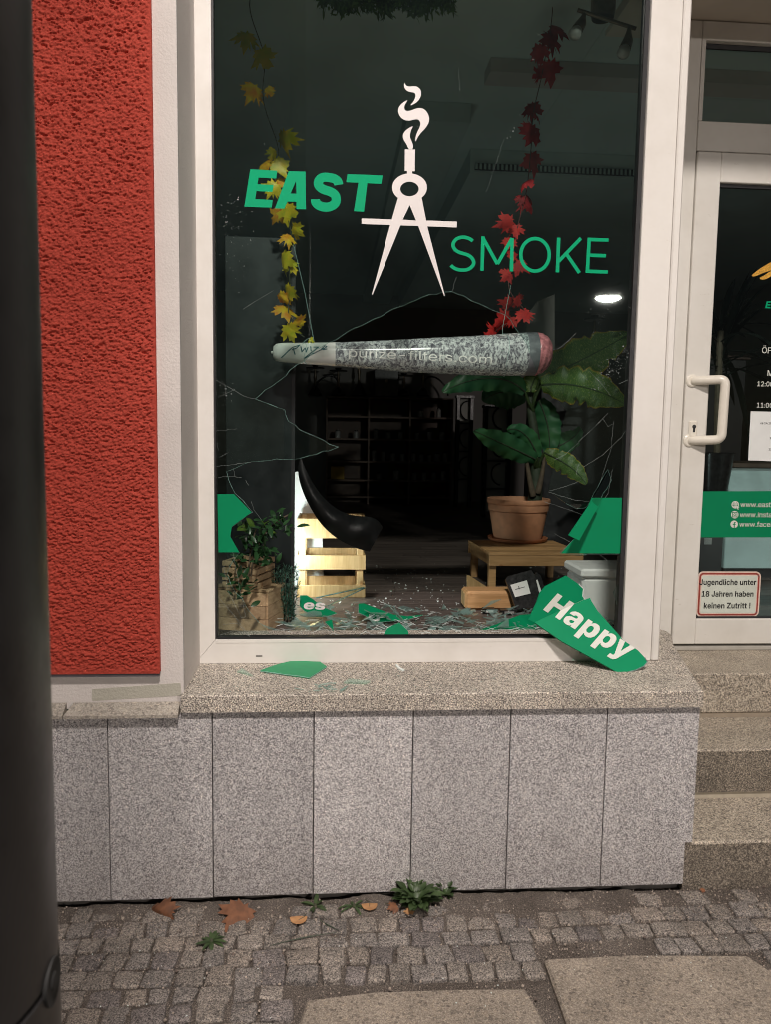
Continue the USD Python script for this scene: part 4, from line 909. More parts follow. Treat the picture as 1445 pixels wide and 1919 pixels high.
def wrap(poly_px, name, m, lift=.0008):
    """Print laid on the round body: photo x along the axis, second number = arc length in photo measure below the axis."""
    def fn(a, b):
        c, r = axis(a), rad(a); k = np.linalg.norm(c-CAM)/CF; t = (float(fcy(a))-b)*k/r; t = max(-1.5, min(1.5, t))
        return c+np.array([0, -math.cos(t), math.sin(t)])*(r+lift)
    out = []
    for g in getattr(poly_px, 'geoms', [poly_px]):
        g = g.segmentize(3.0); v, f = trimesh.creation.triangulate_polygon(g, engine='earcut')
        m2 = trimesh.Trimesh(np.c_[v, np.zeros(len(v))], f, process=False).subdivide()
        out.append(trimesh.Trimesh(np.array([fn(a, b) for a, b, _ in m2.vertices]), m2.faces, process=False))
    part(cg, name, cat(*out), m)
tp = text_poly('purize-filters.com', 15.5, 380, 1.0); b = tp.bounds
tp = affinity.affine_transform(tp, [(915-652)/(b[2]-b[0]), 0, 0.052*(915-652)/(b[2]-b[0]), -1, 652-b[0], 671])
wrap(tp, 'lettering', 'cig_letter')
sig = union_all([LineString(l).buffer(1.0) for l in ([(528, 672), (548, 654), (562, 648), (556, 655), (548, 658)], [(550, 656), (553, 666)], [(564, 652), (566, 662), (572, 655), (574, 662), (577, 654)], [(582, 652), (583, 660)], [(588, 653), (597, 653), (571, 673), (606, 656)], [(602, 657), (609, 650), (612, 652), (605, 658), (612, 657)])])
wrap(sig, 'signature', 'ink_teal')
for pts in ([(546, 445), (570, 545), (588, 640)], [(958, 535), (950, 575), (943, 612), (942, 628)], [(586, 640), (578, 634), (570, 640), (566, 646)]):
    part(cg, 'string', tube([P(a, b, y=YC-.01*k) for k, (a, b) in enumerate(pts)], .0011, 5), 'wire')
for x in (572, 945):
    c, r = axis(x), rad(x); t = np.linspace(0, 2*math.pi, 30)
    part(cg, 'string', tube([c+np.array([.006*math.sin(3*a), -math.cos(a)*(r+.001), math.sin(a)*(r+.001)]) for a in t], .0010, 5, False), 'wire')

# ================================================================== CRATES, STOOL, PLANT
def crate(t, c, A, B, z0, z1, m, slats=((0, .25), (.42, .60), (.78, 1.0)), th=.012, post=.035):
    """Slatted crate: c a lower corner, A and B the horizontal edge vectors."""
    c = np.array([c[0], c[1], 0.0]); A = np.array([*A, 0.0]); B = np.array([*B, 0.0]); H = z1-z0; Z = np.array([0, 0, 1.0])
    a, b = A/np.linalg.norm(A), B/np.linalg.norm(B)
    for s, e in slats:
        zc, hh = z0+H*(s+e)/2, H*(e-s)/2
        for off in (0, 1):
            o = c+B*off*(1-th/np.linalg.norm(B))
            part(t, 'slat', obox(o+A/2+b*th/2+Z*zc, A/2, b*th/2, Z*hh, .0015), m)
            o = c+A*off*(1-th/np.linalg.norm(A))
            part(t, 'slat', obox(o+B/2+a*th/2+Z*zc, a*th/2, b*(np.linalg.norm(B)/2-th-.001), Z*hh, .0015), m)
    for u in (0, 1):
        for w in (0, 1):
            o = c+a*(th+.001+post/2)*(1-2*u)+A*u+b*(th+.001+post/2)*(1-2*w)+B*w
            part(t, 'corner_post', obox(o+Z*(z0+z1)/2, a*post/2, b*post/2, Z*(H/2-.002), .002), m)
    nb = 4; LB = np.linalg.norm(B)-2*th
    for k in range(nb):
        part(t, 'base_board', obox(c+A/2+b*(th+LB*(k+.5)/nb)+Z*(z0+.006), a*(np.linalg.norm(A)/2-th-.001), b*(LB/nb/2-.003), Z*.006, .001), m)
cr_y = P(620, 1120, z=FZ)[1]
cx0, cx1 = P(556, 1120, y=cr_y)[0], P(684, 1120, y=cr_y)[0]; cz1 = P(600, 972, y=cr_y)[2]
t = thing('wooden_crate', 'brightly lit pale pine crate standing on the floor under the black foil', 'crate', ((cx0+cx1)/2, cr_y+.15, FZ), 'wooden crates in the window')
H = cz1-FZ; zf = lambda py: (P(620, py, y=cr_y)[2]-FZ)/H
crate(t, (cx0, cr_y), (cx1-cx0, .0), (0.0, .30), FZ+.001, cz1, 'crate_pine', ((0.0, zf(1097)), (zf(1068), zf(1041)), (zf(1009), 1.0)))
# left planted crates
ly = .62
def corner(px, py, yy): return P(px, py, y=yy)
lo_c = P(496, 1186, z=FZ+.001); 
t = thing('wooden_box', 'brown wooden box under the shrub at the left window corner', 'box', lo_c, 'wooden crates in the window')
zt = P(496, 1112, y=lo_c[1])[2]
for k in range(3):
    z0_, z1_ = FZ+.002+(zt-FZ)*k/3, FZ+.002+(zt-FZ)*(k+1)/3-.002
    part(t, 'plank', obox((lo_c[0]-.13, lo_c[1]+.045, (z0_+z1_)/2), (.135, -.045, 0), (.003, .009, 0), (0, 0, (z1_-z0_)/2), .001), 'crate_grey')
    part(t, 'plank', obox((lo_c[0]+.035, lo_c[1]+.10, (z0_+z1_)/2), (.03, .095, 0), (.009, -.003, 0), (0, 0, (z1_-z0_)/2), .001), 'crate_grey')
part(t, 'lid', obox((lo_c[0]-.085, lo_c[1]+.15, zt+.006), (.135, -.045, 0), (.034, .10, 0), (0, 0, .005), .001), 'crate_grey')
uc = np.array([lo_c[0]-.035, lo_c[1]+.03])
t = thing('wooden_crate', 'grey slatted crate holding the shrub, standing on the brown box', 'crate', (uc[0], uc[1], zt+.012), 'wooden crates in the window')
uz1 = P(478, 1055, y=uc[1])[2]
crate(t, uc, (-.17, .056), (.065, .19), zt+.0125, uz1, 'crate_grey', ((0, .21), (.27, .48), (.54, .75), (.81, 1.0)), .010, .022)
# stool
sy = P(935, 1108, z=FZ)[1]
t = thing('plant_stool', 'low brown wooden stool carrying the terracotta flower pot', 'stool', (P(1005, 1050, y=sy)[0], sy+.2, FZ))
p00, p10 = P(918, 1033, y=sy), P(1095, 1037, y=sy); ztop = (p00[2]+p10[2])/2; zap = P(1000, 1061, y=sy)[2]
A = np.array([p10[0]-p00[0], 0.0]); bk = P(878, 1012, z=ztop); B = np.array([bk[0]-p00[0], bk[1]-p00[1]])
n_ = 5; c0 = np.array([*p00[:2]]); Lb = np.linalg.norm(B); bh = B/Lb
for k in range(n_):
    o = c0+B*(k+.5)/n_+A/2
    part(t, 'top_board', obox((*o, ztop-.010), (*(A/2), 0), (*(B/n_/2*.965), 0), (0, 0, .010), .002), 'stool_wood')
zc, hh = (zap+ztop-.0215)/2, (ztop-.0215-zap)/2
for off in (.02, .98):
    o = c0+B*off+A/2; part(t, 'apron', obox((*o, zc), (*(A/2*.998), 0), (*(bh*.009), 0), (0, 0, hh), .002), 'stool_wood')
    o = c0+A*(off*.97+.015)+B/2; part(t, 'side_apron', obox((*o, zc), (*(A/np.linalg.norm(A)*.009), 0), (*(B/2*.93), 0), (0, 0, hh), .002), 'stool_wood')
for u in (.055, .935):
    for w_ in (.10, .90):
        o = c0+A*u+B*w_; part(t, 'leg', obox((*o, (FZ+zap+.02)/2), (.022, 0, 0), (0, .022, 0), (0, 0, (zap+.02-FZ)/2), .002), 'stool_wood')
# pot, saucer, banana plant
pc = P(970, 1013, z=ztop); pc = np.array([pc[0], pc[1]+.0, ztop]); kx = np.linalg.norm(pc-CAM)/CF
pot_r = lambda w: w/2*kx
def zpx(py): return P(970, py, y=pc[1])[2]
t = thing('saucer', 'round terracotta saucer under the flower pot', 'saucer', pc)
part(t, 'dish', lathe([(0, .001), (pot_r(96), .001), (pot_r(106), .010), (pot_r(110), .026), (pot_r(106), .027), (pot_r(100), .012), (0, .010)], 48, pc), 'terracotta_saucer', smooth=40)
zp0, zp1 = ztop+.011, zpx(934); Hh = zp1-zp0
t = thing('flower_pot', 'terracotta flower pot with broad rim and water streaks', 'flower pot', (pc[0], pc[1], zp0))
part(t, 'body', lathe([(0, zp0), (pot_r(84), zp0), (pot_r(87), zp0+.004), (pot_r(105), zp0+Hh*.70), (pot_r(107), zp0+Hh*.705)], 56, (pc[0], pc[1], 0)), 'terracotta', smooth=40)
part(t, 'rim', lathe([(pot_r(105), zp0+Hh*.706), (pot_r(109), zp0+Hh*.715), (pot_r(111), zp0+Hh*.84), (pot_r(110), zp0+Hh*.87), (pot_r(114), zp0+Hh*.89), (pot_r(116), zp0+Hh*.95), (pot_r(114), zp1), (pot_r(106), zp1), (pot_r(103), zp0+Hh*.86)], 56, (pc[0], pc[1], 0)), 'terracotta', smooth=40)
part(t, 'soil', lathe([(0, zp0+Hh*.9), (pot_r(60), zp0+Hh*.89), (pot_r(104.5), zp0+Hh*.87)], 32, (pc[0], pc[1], 0)), 'soil')
bp = thing('banana_plant', 'broad leaved green banana plant growing from the terracotta pot', 'plant', (pc[0], pc[1], zp0+Hh*.9))
yb = pc[1]
stp = [P(*q, y=yb) for q in [(1002, 945), (1005, 900), (1005, 850), (1000, 800), (994, 755), (998, 720)]]
part(bp, 'stem', tube(curve(stp, 20), np.linspace(.048, .020, 20), 14), 'stem_dark', smooth=True)
for q in ([(1000, 930), (990, 880), (985, 840)], [(1008, 925), (1018, 880), (1022, 850)]):
    part(bp, 'sheath', tube(curve([P(*a, y=yb-.045) for a in q], 10), np.linspace(.022, .008, 10), 8), 'bark', smooth=True)
def big_leaf(mid, width, y0, y1, m, droop=.25, wave=.01, prof=None, up=1, stalk=None, seed=0):
    """Banana leaf: midrib through photo points at depth y0..y1, blade width in photo measure."""
    rg = np.random.default_rng(seed); n = 26; mp = curve([P(a, b, y=y0+(y1-y0)*k/(len(mid)-1)) for k, (a, b) in enumerate(mid)], n)
    T = np.gradient(mp, axis=0); T /= np.linalg.norm(T, axis=1, keepdims=True); V, UVW = [], []
    ts = np.linspace(0, 1, n); V2 = (CAM-mp[n//2]); V2 /= np.linalg.norm(V2)
    nt = 13; notch = [np.where(rg.random(n) < .16, rg.uniform(.55, .9, n), 1.0) for _ in (0, 1)]
    for i in range(n):
        s = np.cross(T[i], V2); s /= np.linalg.norm(s); nrm = np.cross(s, T[i])
        t_ = ts[i]; w = width*kx*(math.sin(math.pi*min(.06+t_*.93, 1))**.62)*(1-.25*t_)/2*1.1
        for j in range(nt):
            v_ = -1+2*j/(nt-1); rag = 1+(.05*math.sin(i*2.1+seed)+.04*math.sin(i*5.3))*abs(v_)**4
            if m == 'banana_leaf' and 2 < i < n-3 and abs(v_) > .75: rag *= notch[int(v_ > 0)][i]
            p = mp[i]+s*w*v_*rag*up-nrm*(droop*w*v_*v_)+nrm*wave*math.sin(i*1.3+seed+v_*1.5)*abs(v_)
            V.append(p); UVW.append((t_, v_*.999, 0))
    F = []
    for i in range(n-1):
        for j in range(nt-1):
            a = i*nt+j; F += [(a, a+1, a+nt+1), (a, a+nt+1, a+nt)]
    pth = part(bp, 'leaf', trimesh.Trimesh(np.array(V), np.array(F), process=False), m, smooth=True)
    from pxr import Vt
    UsdGeom.PrimvarsAPI(stage.GetPrimAtPath(pth)).CreatePrimvar('blade', Sdf.ValueTypeNames.Float3Array, 'vertex').Set(Vt.Vec3fArray.FromNumpy(np.array(UVW, np.float32)))
    part(pth, 'midrib', tube(mp-np.array([0, .002, 0]), np.linspace(.006, .0015, n), 6), 'stem_dark' if m == 'banana_dark' else 'weed_leaf', smooth=True)
    return mp
L_ = big_leaf
L_([(1012, 712), (1060, 690), (1110, 665), (1181, 626)], 80, yb-.05, yb-.30, 'banana_leaf', .15, .012, seed=1)
L_([(1015, 722), (1060, 720), (1110, 730), (1172, 758)], 70, yb-.10, yb-.40, 'banana_leaf', .35, .016, seed=2)
L_([(985, 735), (945, 712), (890, 712), (830, 735)], 46, yb-.05, yb-.15, 'banana_dark', .3, .012, seed=3)
L_([(990, 745), (960, 735), (925, 740), (905, 752)], 66, yb+.08, yb+.15, 'banana_dark', .3, .010, seed=4)
L_([(1006, 862), (965, 842), (930, 826), (889, 807)], 44, yb-.06, yb-.22, 'banana_dark', .3, .010, seed=5)
L_([(1008, 858), (995, 828), (975, 808), (950, 806)], 34, yb-.04, yb-.10, 'banana_dark', .4, .008, seed=6)
L_([(1020, 848), (1048, 862), (1075, 880), (1099, 908)], 40, yb-.05, yb-.22, 'banana_leaf', .25, .010, seed=7)
L_([(1010, 750), (1022, 780), (1030, 820), (1028, 858)], 50, yb+.02, yb+.05, 'banana_dark', .3, .010, seed=8)
L_([(1022, 850), (1050, 835), (1080, 815), (1088, 800)], 44, yb+.10, yb+.22, 'banana_dark', .3, .010, seed=9)
L_([(995, 735), (1000, 715), (1008, 700), (1012, 690)], 36, yb-.06, yb-.02, 'banana_leaf', .2, .006, seed=10)
for a, b in (((1000, 760), (1012, 712)), ((998, 765), (1015, 722)), ((1000, 770), (985, 735)), ((1004, 880), (1006, 862)), ((1008, 880), (1008, 858)), ((1010, 880), (1020, 848))):
    part(bp, 'stalk', tube([P(*a, y=yb-.02), P((a[0]+b[0])/2-2, (a[1]+b[1])/2, y=yb-.05), P(*b, y=yb-.08)], [.012, .010, .007], 8), 'weed_leaf', smooth=True)

# shrub in the left crate
rs = np.random.default_rng(11)
t = thing('leafy_shrub', 'glossy dark green shrub spilling out of the grey crate', 'shrub', (uc[0], uc[1], uz1-.05))
for q, r_ in (([(470, 1080), (480, 1030), (510, 985), (540, 965)], .004), ([(465, 1080), (470, 1030), (480, 990)], .004), ([(455, 1080), (445, 1060), (440, 1100)], .003)):
    part(t, 'twig', tube(curve([P(a, b, y=uc[1]-.02) for a, b in q], 12), r_, 6), 'bark', smooth=True)
for k in range(170):
    g_ = rs.integers(0, 4)
    cxp, cyp, sx, sy_ = [(478, 1000, 26, 16), (520, 985, 20, 14), (452, 1085, 20, 34), (490, 1035, 22, 14)][g_]
    a, b = rs.normal(cxp, sx*.7), rs.normal(cyp, sy_*.7)
    c = P(a, b, y=uc[1]+rs.uniform(-.16, .06)); d = rs.normal(0, 1, 3)+np.array([0, -.4, .5]); L = rs.uniform(.035, .062)
    m_ = 'shrub_tip' if (g_ == 0 and b < 1000 and rs.random() < .5) else 'shrub_leaf'
    part(t, 'leaf', blade(c, d, (rs.normal(0, .5), -.6, 1), L, L*.42, rs.uniform(.1, .4), 6, .12), m_, smooth=True)
# feathery conifer
t = thing('juniper_plant', 'feathery blue green juniper between the crates at the window', 'plant', P(535, 1165, z=FZ))
jb = P(535, 1165, z=FZ)
nd = []
for k in range(34):
    top = P(rs.normal(535, 17), rs.uniform(1060, 1150), y=jb[1]+rs.uniform(-.08, .08)); st0 = jb+np.array([rs.normal(0, .02), rs.normal(0, .02), .01])
    spn = curve([st0, (st0+top)/2+rs.normal(0, .012, 3), top], 14)
    part(t, 'branch', tube(spn, np.linspace(.0022, .0008, 14), 4), 'bark')
    for p, tg in zip(spn[2:], np.gradient(spn, axis=0)[2:]):
        for _ in range(7):
            nd.append(blade(p, tg/np.linalg.norm(tg)*.8+rs.normal(0, .55, 3), rs.normal(0, 1, 3), rs.uniform(.016, .034), .0036, .1, 3, 0))
part(t, 'needles', cat(*nd), 'juniper', kind='stuff')

# ================================================================== DARK PANEL, FOIL, WORK LAMP
yp = .86
p0, p1 = P(404, 1180, y=yp), P(551, 1000, y=yp); zt_ = P(500, 445, y=yp)[2]
t = thing('partition', 'tall dark partition standing behind the left window edge', 'partition', ((p0[0]+p1[0])/2, yp, FZ))
part(t, 'board', bx(XOL+.005, p1[0], yp, yp+.02, FZ+.001, zt_, .002), 'panel_dark')
part(t, 'edge_strip', bx(p1[0]-.016, p1[0]+.002, yp-.004, yp-.0005, FZ+.001, zt_), 'gasket')
t = thing('foil_sheet', 'torn black foil hanging from the panel and curling over the lit crate', 'foil', P(620, 1000, y=yp+.1))
ub = curve([(563, 856), (580, 895), (604, 930), (632, 954), (662, 966), (697, 970), (717, 989)], 30)
lb = curve([(558, 876), (562, 906), (577, 943), (605, 986), (645, 1017), (692, 1034)], 30)
V, F = [], []
for i in range(30):
    for j in range(9):
        s = j/8; a = ub[i]*(1-s)+lb[i]*s; yy = yp+.012+.16*(i/29)**2-.07*math.sin(math.pi*s)*(i/29)+.012*math.sin(i*.9+s*3)*(i/29)
        V.append(P(a[0], a[1], y=yy))
for i in range(29):
    for j in range(8): q = i*9+j; F += [(q, q+1, q+10), (q, q+10, q+9)]
part(t, 'sheet', trimesh.Trimesh(np.array(V), np.array(F), process=False), 'black_foil', smooth=True)
t = thing('white_board', 'white board behind the pine crate, glaring in the lamp light', 'board', (-.2, cr_y+.36, FZ))
part(t, 'face', map_poly(Polygon([(532, 888), (558, 884), (566, 906), (582, 940), (603, 968), (606, 1090), (532, 1100)]), lambda a, b: P(a, b, y=cr_y+.345), .015, (0, 1, 0)), 'white_board')
wl = np.array([cx0-.105, cr_y-.14, FZ+.27])
t = thing('work_lamp', 'small lit work lamp hidden behind the dark panel beside the crate', 'lamp', (wl[0], wl[1], FZ))
dv = np.array([.62, .70, -.10]); dv /= np.linalg.norm(dv); sv = np.cross(dv, (0, 0, 1)); sv /= np.linalg.norm(sv); uv_ = np.cross(sv, dv)
part(t, 'housing', obox(wl-dv*.03, dv*.028, sv*.065, uv_*.05, .004), 'lamp_metal')
part(t, 'lamp_front', obox(wl+dv*.002, dv*.002, sv*.058, uv_*.043), 'work_glow')
part(t, 'stand', cat(tube([wl-dv*.03-uv_*.052, (wl[0]-.02, wl[1]-.02, FZ+.012)], .008, 8), bx(wl[0]-.09, wl[0]+.05, wl[1]-.09, wl[1]+.05, FZ+.001, FZ+.012, .003)), 'lamp_metal')

# ================================================================== GLASS ON THE FLOOR AND LEDGE, GREEN SHARDS
rq = np.random.default_rng(31)
def splinter(c, L, w, ang, tx, ty, th=.004):
    n = rq.integers(3, 6); a = np.sort(rq.uniform(0, 2*math.pi, n)); q = np.c_[np.cos(a)*L, np.sin(a)*w]*rq.uniform(.6, 1, (n, 1))
    v = np.vstack([np.c_[q, np.zeros(n)], np.c_[q, np.full(n, th)]])
    M_ = trimesh.transformations.euler_matrix(tx, ty, ang)[:3, :3]; v = v@M_.T
    v[:, 2] -= v[:, 2].min(); return hull(v+np.asarray(c))
pile = []
for k in range(330):
    px, py = rq.uniform(500, 1162), 1192-abs(rq.normal(0, 24))
    if py < 1128: continue
    L = rq.uniform(.012, .085); c = P(px, py, z=FZ+.003)
    try: pile.append(splinter(c+np.array([0, 0, rq.uniform(0, .035)*(py > 1150)]), L, L*rq.uniform(.28, .8), rq.uniform(0, 6.3), rq.normal(0, .24), rq.normal(0, .24)))
    except Exception: pass
single('glass_shards', cat(*pile), 'shard_pile', kind='stuff', label='heap of broken window glass on the floor inside the frame')
sl = []
for k in range(340):
    px, py = rq.uniform(520, 1160), 1192-abs(rq.normal(0, 22)); L = rq.uniform(.012, .07); c = P(px, py, z=FZ+.004+rq.uniform(0, .045)); a_ = rq.normal(0, .7)
    d_ = np.array([math.cos(a_), math.sin(a_), rq.normal(0, .25)])*L/2; sl.append(tube([c-d_, c+d_], rq.uniform(.0004, .0014), 4))
single('glass_slivers', cat(*sl), 'crack_white', kind='stuff', label='glass slivers coloured white as glints across the broken glass heap')  # white needles stand in for glints on the heap
cru = []
for k in range(420):
    px, py = rq.uniform(600, 1120), rq.uniform(1055, 1150)
    if rq.random() > (py-1020)/130: continue
    L = rq.uniform(.003, .012)
    try: cru.append(splinter(P(px, py, z=FZ+.001), L, L*.6, rq.uniform(0, 6.3), rq.normal(0, .3), rq.normal(0, .3), .003))
    except Exception: pass
single('glass_crumbs', cat(*cru), 'crack_white', kind='stuff', label='glass crumbs scattered over the dark plank floor')
lc_ = []
for k in range(170):
    px, py = rq.normal(640, 260), rq.uniform(1248, 1298)
    if not 380 < px < 1250: continue
    L = rq.uniform(.002, .006)
    try: lc_.append(splinter(P(px, py, z=ZL+.001), L, L*.6, rq.uniform(0, 6.3), 0, 0, .0015))
    except Exception: pass
single('ledge_crumbs', cat(*lc_), 'shard_pile', kind='stuff', label='glass crumbs strewn on the granite ledge')
gc = []
for k in range(60):
    px, py = rq.uniform(150, 1400), rq.uniform(1740, 1915)
    L = rq.uniform(.0015, .004); gc.append(splinter(P(px, py, z=.004), L, L*.6, rq.uniform(0, 6.3), .3, .3, .002))
single('pavement_glass', cat(*gc), 'crack_white', kind='stuff', label='tiny glass glints on the cobbled pavement')
def shard(label, px, m, loc, n, thick=.006, grp=None, name='glass_shard', catg='glass shard'):
    t_ = thing(name, label, catg, loc, grp)
    part(t_, 'plate', map_poly(Polygon(px), lambda a, b: P(a, b, n=n, p0=loc), thick, -np.asarray(n)/np.linalg.norm(n)), m)
    if 'green' in m:
        q = [P(a, b, n=n, p0=loc)-np.asarray(n)/np.linalg.norm(n)*thick*.5*np.sign(np.dot(n, CAM-np.asarray(loc))) for a, b in list(px)+[px[0]]]
        part(t_, 'glass_rim', cat(*[tube([u, (u+v)/2+rq.normal(0, .0006, 3), v], rq.uniform(.0006, .0016), 5) for u, v in zip(q[:-1], q[1:])]), 'glass_rim')
    return t_
Z7f = lambda pts: [(440+a/4.014, 1060+b/4.014) for a, b in pts]
UPN = np.array([0, 0, 1.0])
shard('large green filmed shard lying on the granite ledge below the window', Z7f([(190, 785), (300, 745), (430, 712), (640, 720), (688, 755), (560, 836), (380, 812)]), 'sticker_green_dusty', P(550, 1255, z=ZL+.008), UPN)
t = thing('glass_shard', 'clear splintered glass heap at the front edge of the ledge', 'glass shard', P(620, 1288, z=ZL))
for k in range(16):
    px, py = rq.normal(622, 22), rq.normal(1288, 4); L = rq.uniform(.012, .035)
    try: part(t, 'splinter', splinter(P(px, py, z=ZL+.001+.002*(k % 4)), L, L*rq.uniform(.2, .5), rq.uniform(0, 6.3), rq.normal(0, .12), rq.normal(0, .12), .003), 'shard_pile')
    except Exception: pass
shard('dull glass strip on the ledge right of the green piece', Z7f([(815, 872), (860, 845), (1020, 862), (985, 880)]), 'shard_glass', P(670, 1275, z=ZL+.007), UPN)
shard('thin pale glass splinter at the left of the ledge', Z7f([(15, 790), (55, 768), (135, 822)]), 'shard_glass', P(455, 1258, z=ZL+.007), UPN)
shard('curved pale glass sliver on the ledge right of the middle', Z7f([(1210, 742), (1222, 738), (1250, 765), (1280, 780), (1262, 786), (1230, 768)]), 'crack_white', P(750, 1250, z=ZL+.005), UPN)
def lettered(label, px, loc, n, text, o, ux, uy, wgt=800):
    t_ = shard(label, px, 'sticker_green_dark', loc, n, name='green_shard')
    if text:
        g = text_poly(text, 1.0, wgt); g = affinity.affine_transform(g, [ux[0], uy[0], ux[1], uy[1], o[0], o[1]])
        nn_ = np.asarray(n)/np.linalg.norm(n)
        if np.dot(nn_, CAM-loc) < 0: nn_ = -nn_
        part(t_, 'lettering', map_poly(g, lambda a, b: P(a, b, n=n, p0=loc+nn_*.0022), .0008, -nn_), 'sticker_white')
    return t_
n1 = np.array([.1, -.5, 1.0])
lettered('green shard with two white letters in front of the pine crate', Z7f([(490, 222), (540, 222), (600, 262), (640, 300), (765, 355), (690, 378), (612, 378), (520, 335), (488, 300)]), P(590, 1140, z=FZ+.05), n1, 'es', Z7f([(508, 325)])[0], (27, 1.0), (3, -17), 850)
lettered('green shard with a white U left of the flower stool', Z7f([(930, 285), (968, 282), (1080, 325), (1190, 366), (1300, 380), (1420, 368), (1300, 402), (1100, 420), (1040, 425), (980, 372), (930, 350)]), P(710, 1148, z=FZ+.045), n1, 'U', Z7f([(1012, 414)])[0], (22, 1.2), (-2.5, -12), 850)
shard('tiny dark green shard in the middle of the glass heap', Z7f([(678, 420), (730, 404), (742, 482)]), 'sticker_green_dark', P(616, 1170, z=FZ+.06), n1, name='green_shard')
shard('crumpled green scrap standing behind the bottom rail', Z7f([(1113, 530), (1150, 470), (1185, 450), (1240, 428), (1305, 490), (1312, 533)]), 'sticker_green_dark', P(742, 1180, y=.14), np.array([.2, -1, .35]), name='green_shard')
shard('long flat green shard left of the black pouches', [(888, 1184), (930, 1170), (975, 1152), (1005, 1150), (1006, 1182), (950, 1188)], 'sticker_green_dark', P(960, 1178, z=FZ+.03), np.array([0, -.35, 1.0]), name='green_shard')
shard('small bright glass block on the floor right of the green U shard', Z7f([(1235, 308), (1272, 300), (1352, 324), (1285, 332)]), 'shard_pile', P(760, 1138, z=FZ+.012), UPN)
for k, (a, b, lb_) in enumerate((((592, 1120), (682, 1101), 'upper green glass strip leaning before the crate'), ((614, 1135), (685, 1101), 'lower green glass strip leaning before the crate'))):
    c0_, c1_ = P(*a, z=FZ+.03), P(*b, y=cr_y-.03); t_ = thing('glass_strip', lb_, 'glass shard', c0_)
    part(t_, 'strip', tube([c0_, c1_], .0035, 5), 'glass_edge'); part(t_, 'plate', hull([c0_, c1_, c0_+np.array([.03, .02, .002]), c1_+np.array([-.02, .03, .0]), c0_+np.array([0, 0, .002])]), 'shard_glass')
# the big lettered shard leaning out over the bottom rail
Z6f = lambda pts: [(980+a/5.558, 1060+b/5.558) for a, b in pts]
nA = np.array([.05, -1.0, .85]); nA /= np.linalg.norm(nA); pA = P(1175, 1256, z=ZL+.004)
crease = Z6f([(65, 560), (125, 590), (640, 350)])
lowp = Z6f([(125, 590), (640, 352), (652, 352), (700, 335), (722, 378), (780, 470), (1000, 715), (1040, 768), (1200, 880), (1270, 955), (1298, 1002), (1262, 1045), (1180, 1085), (1100, 1105), (990, 1110), (830, 1020), (400, 780)])
upp = Z6f([(65, 560), (150, 380), (180, 290), (240, 215), (300, 185), (455, 105), (585, 193), (630, 240), (625, 318), (640, 350), (126, 589)])
_c1, _c2 = (P(*q, n=nA, p0=pA) for q in Z6f([(126, 589), (640, 351)])); _q = Z6f([(400, 150)])[0]; _c3 = P(*_q, y=P(*_q, n=nA, p0=pA)[1]-.085)
nB = np.cross(_c2-_c1, _c3-_c1); nB /= np.linalg.norm(nB); nB = -nB if nB[1] > 0 else nB; pB = _c1
hs = thing('lettered_shard', 'big green glass shard reading Happy leaning over the bottom window rail', 'glass shard', P(1130, 1245, n=nA, p0=pA))
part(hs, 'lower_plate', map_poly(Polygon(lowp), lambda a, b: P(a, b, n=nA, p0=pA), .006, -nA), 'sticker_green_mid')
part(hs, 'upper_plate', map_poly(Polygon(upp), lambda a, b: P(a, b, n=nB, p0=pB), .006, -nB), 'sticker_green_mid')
hp_ = text_poly('Happy', 1.0, 850); b = hp_.bounds
hp_ = affinity.affine_transform(hp_, [850/5.558/(b[2]-b[0]), 152/5.558, 520/5.558/(b[2]-b[0]), -172/5.558, 980+212/5.558-b[0]*30, 1060+452/5.558])
LP_, UP_ = Polygon(lowp).buffer(.25), Polygon(upp).buffer(-.05)
lo_t, up_t = hp_.intersection(LP_), hp_.intersection(UP_)
part(hs, 'lettering', map_poly(lo_t, lambda a, b: P(a, b, n=nA, p0=pA+nA*.0018), .0008, -nA), 'sticker_letter')
if not up_t.is_empty: part(hs, 'lettering', map_poly(up_t, lambda a, b: P(a, b, n=nB, p0=pB+nB*.0018), .0008, -nB), 'sticker_letter')
rimp = [P(a, b, n=nA, p0=pA) for a, b in Z6f([(1270, 955), (1298, 1002), (1262, 1045), (1180, 1085), (1100, 1105)])]
part(hs, 'bare_edge', tube(rimp, .0022, 5), 'glass_edge')
part(hs, 'bare_edge', tube([P(a, b, n=nB, p0=pB) for a, b in Z6f([(585, 193), (632, 240), (625, 318), (650, 352)])], .002, 5), 'crack_white')

# ================================================================== GOODS ON THE SHOP FLOOR
def flat(label, name, cat_, px, y0, lean, th, m, grp=None):
    n = np.array([0, -1, lean]); loc = P(*np.mean(px, axis=0), y=y0); return shard(label, px, m, loc, n, th, grp, name, cat_), n/np.linalg.norm(n), loc
def patch(t_, nn_, loc, px, m, name='label', lift=.002):
    part(t_, name, map_poly(Polygon(px), lambda a, b: P(a, b, n=nn_, p0=loc+nn_*lift), .0006, -nn_), m)
gy = P(873, 1144, z=FZ)[1]-.05
t_, n_p, l_p = flat('black foil pouch with a white label leaning in the window', 'black_pouch', 'pouch', [(948, 1086), (952, 1080), (996, 1068), (1003, 1078), (1014, 1122), (1012, 1138), (968, 1142), (960, 1118)], gy, .35, .018, 'pouch_black', 'black pouches with white labels')
patch(t_, n_p, l_p, [(957, 1096), (988, 1087), (995, 1112), (966, 1119)], 'label_white'); patch(t_, n_p, l_p, [(972, 1098), (973.2, 1098), (974.5, 1104), (973, 1104)], 'ink_black', 'print', .003); patch(t_, n_p, l_p, [(966, 1104), (984, 1099), (984.3, 1100.2), (966.3, 1105.2)], 'ink_black', 'print', .003)
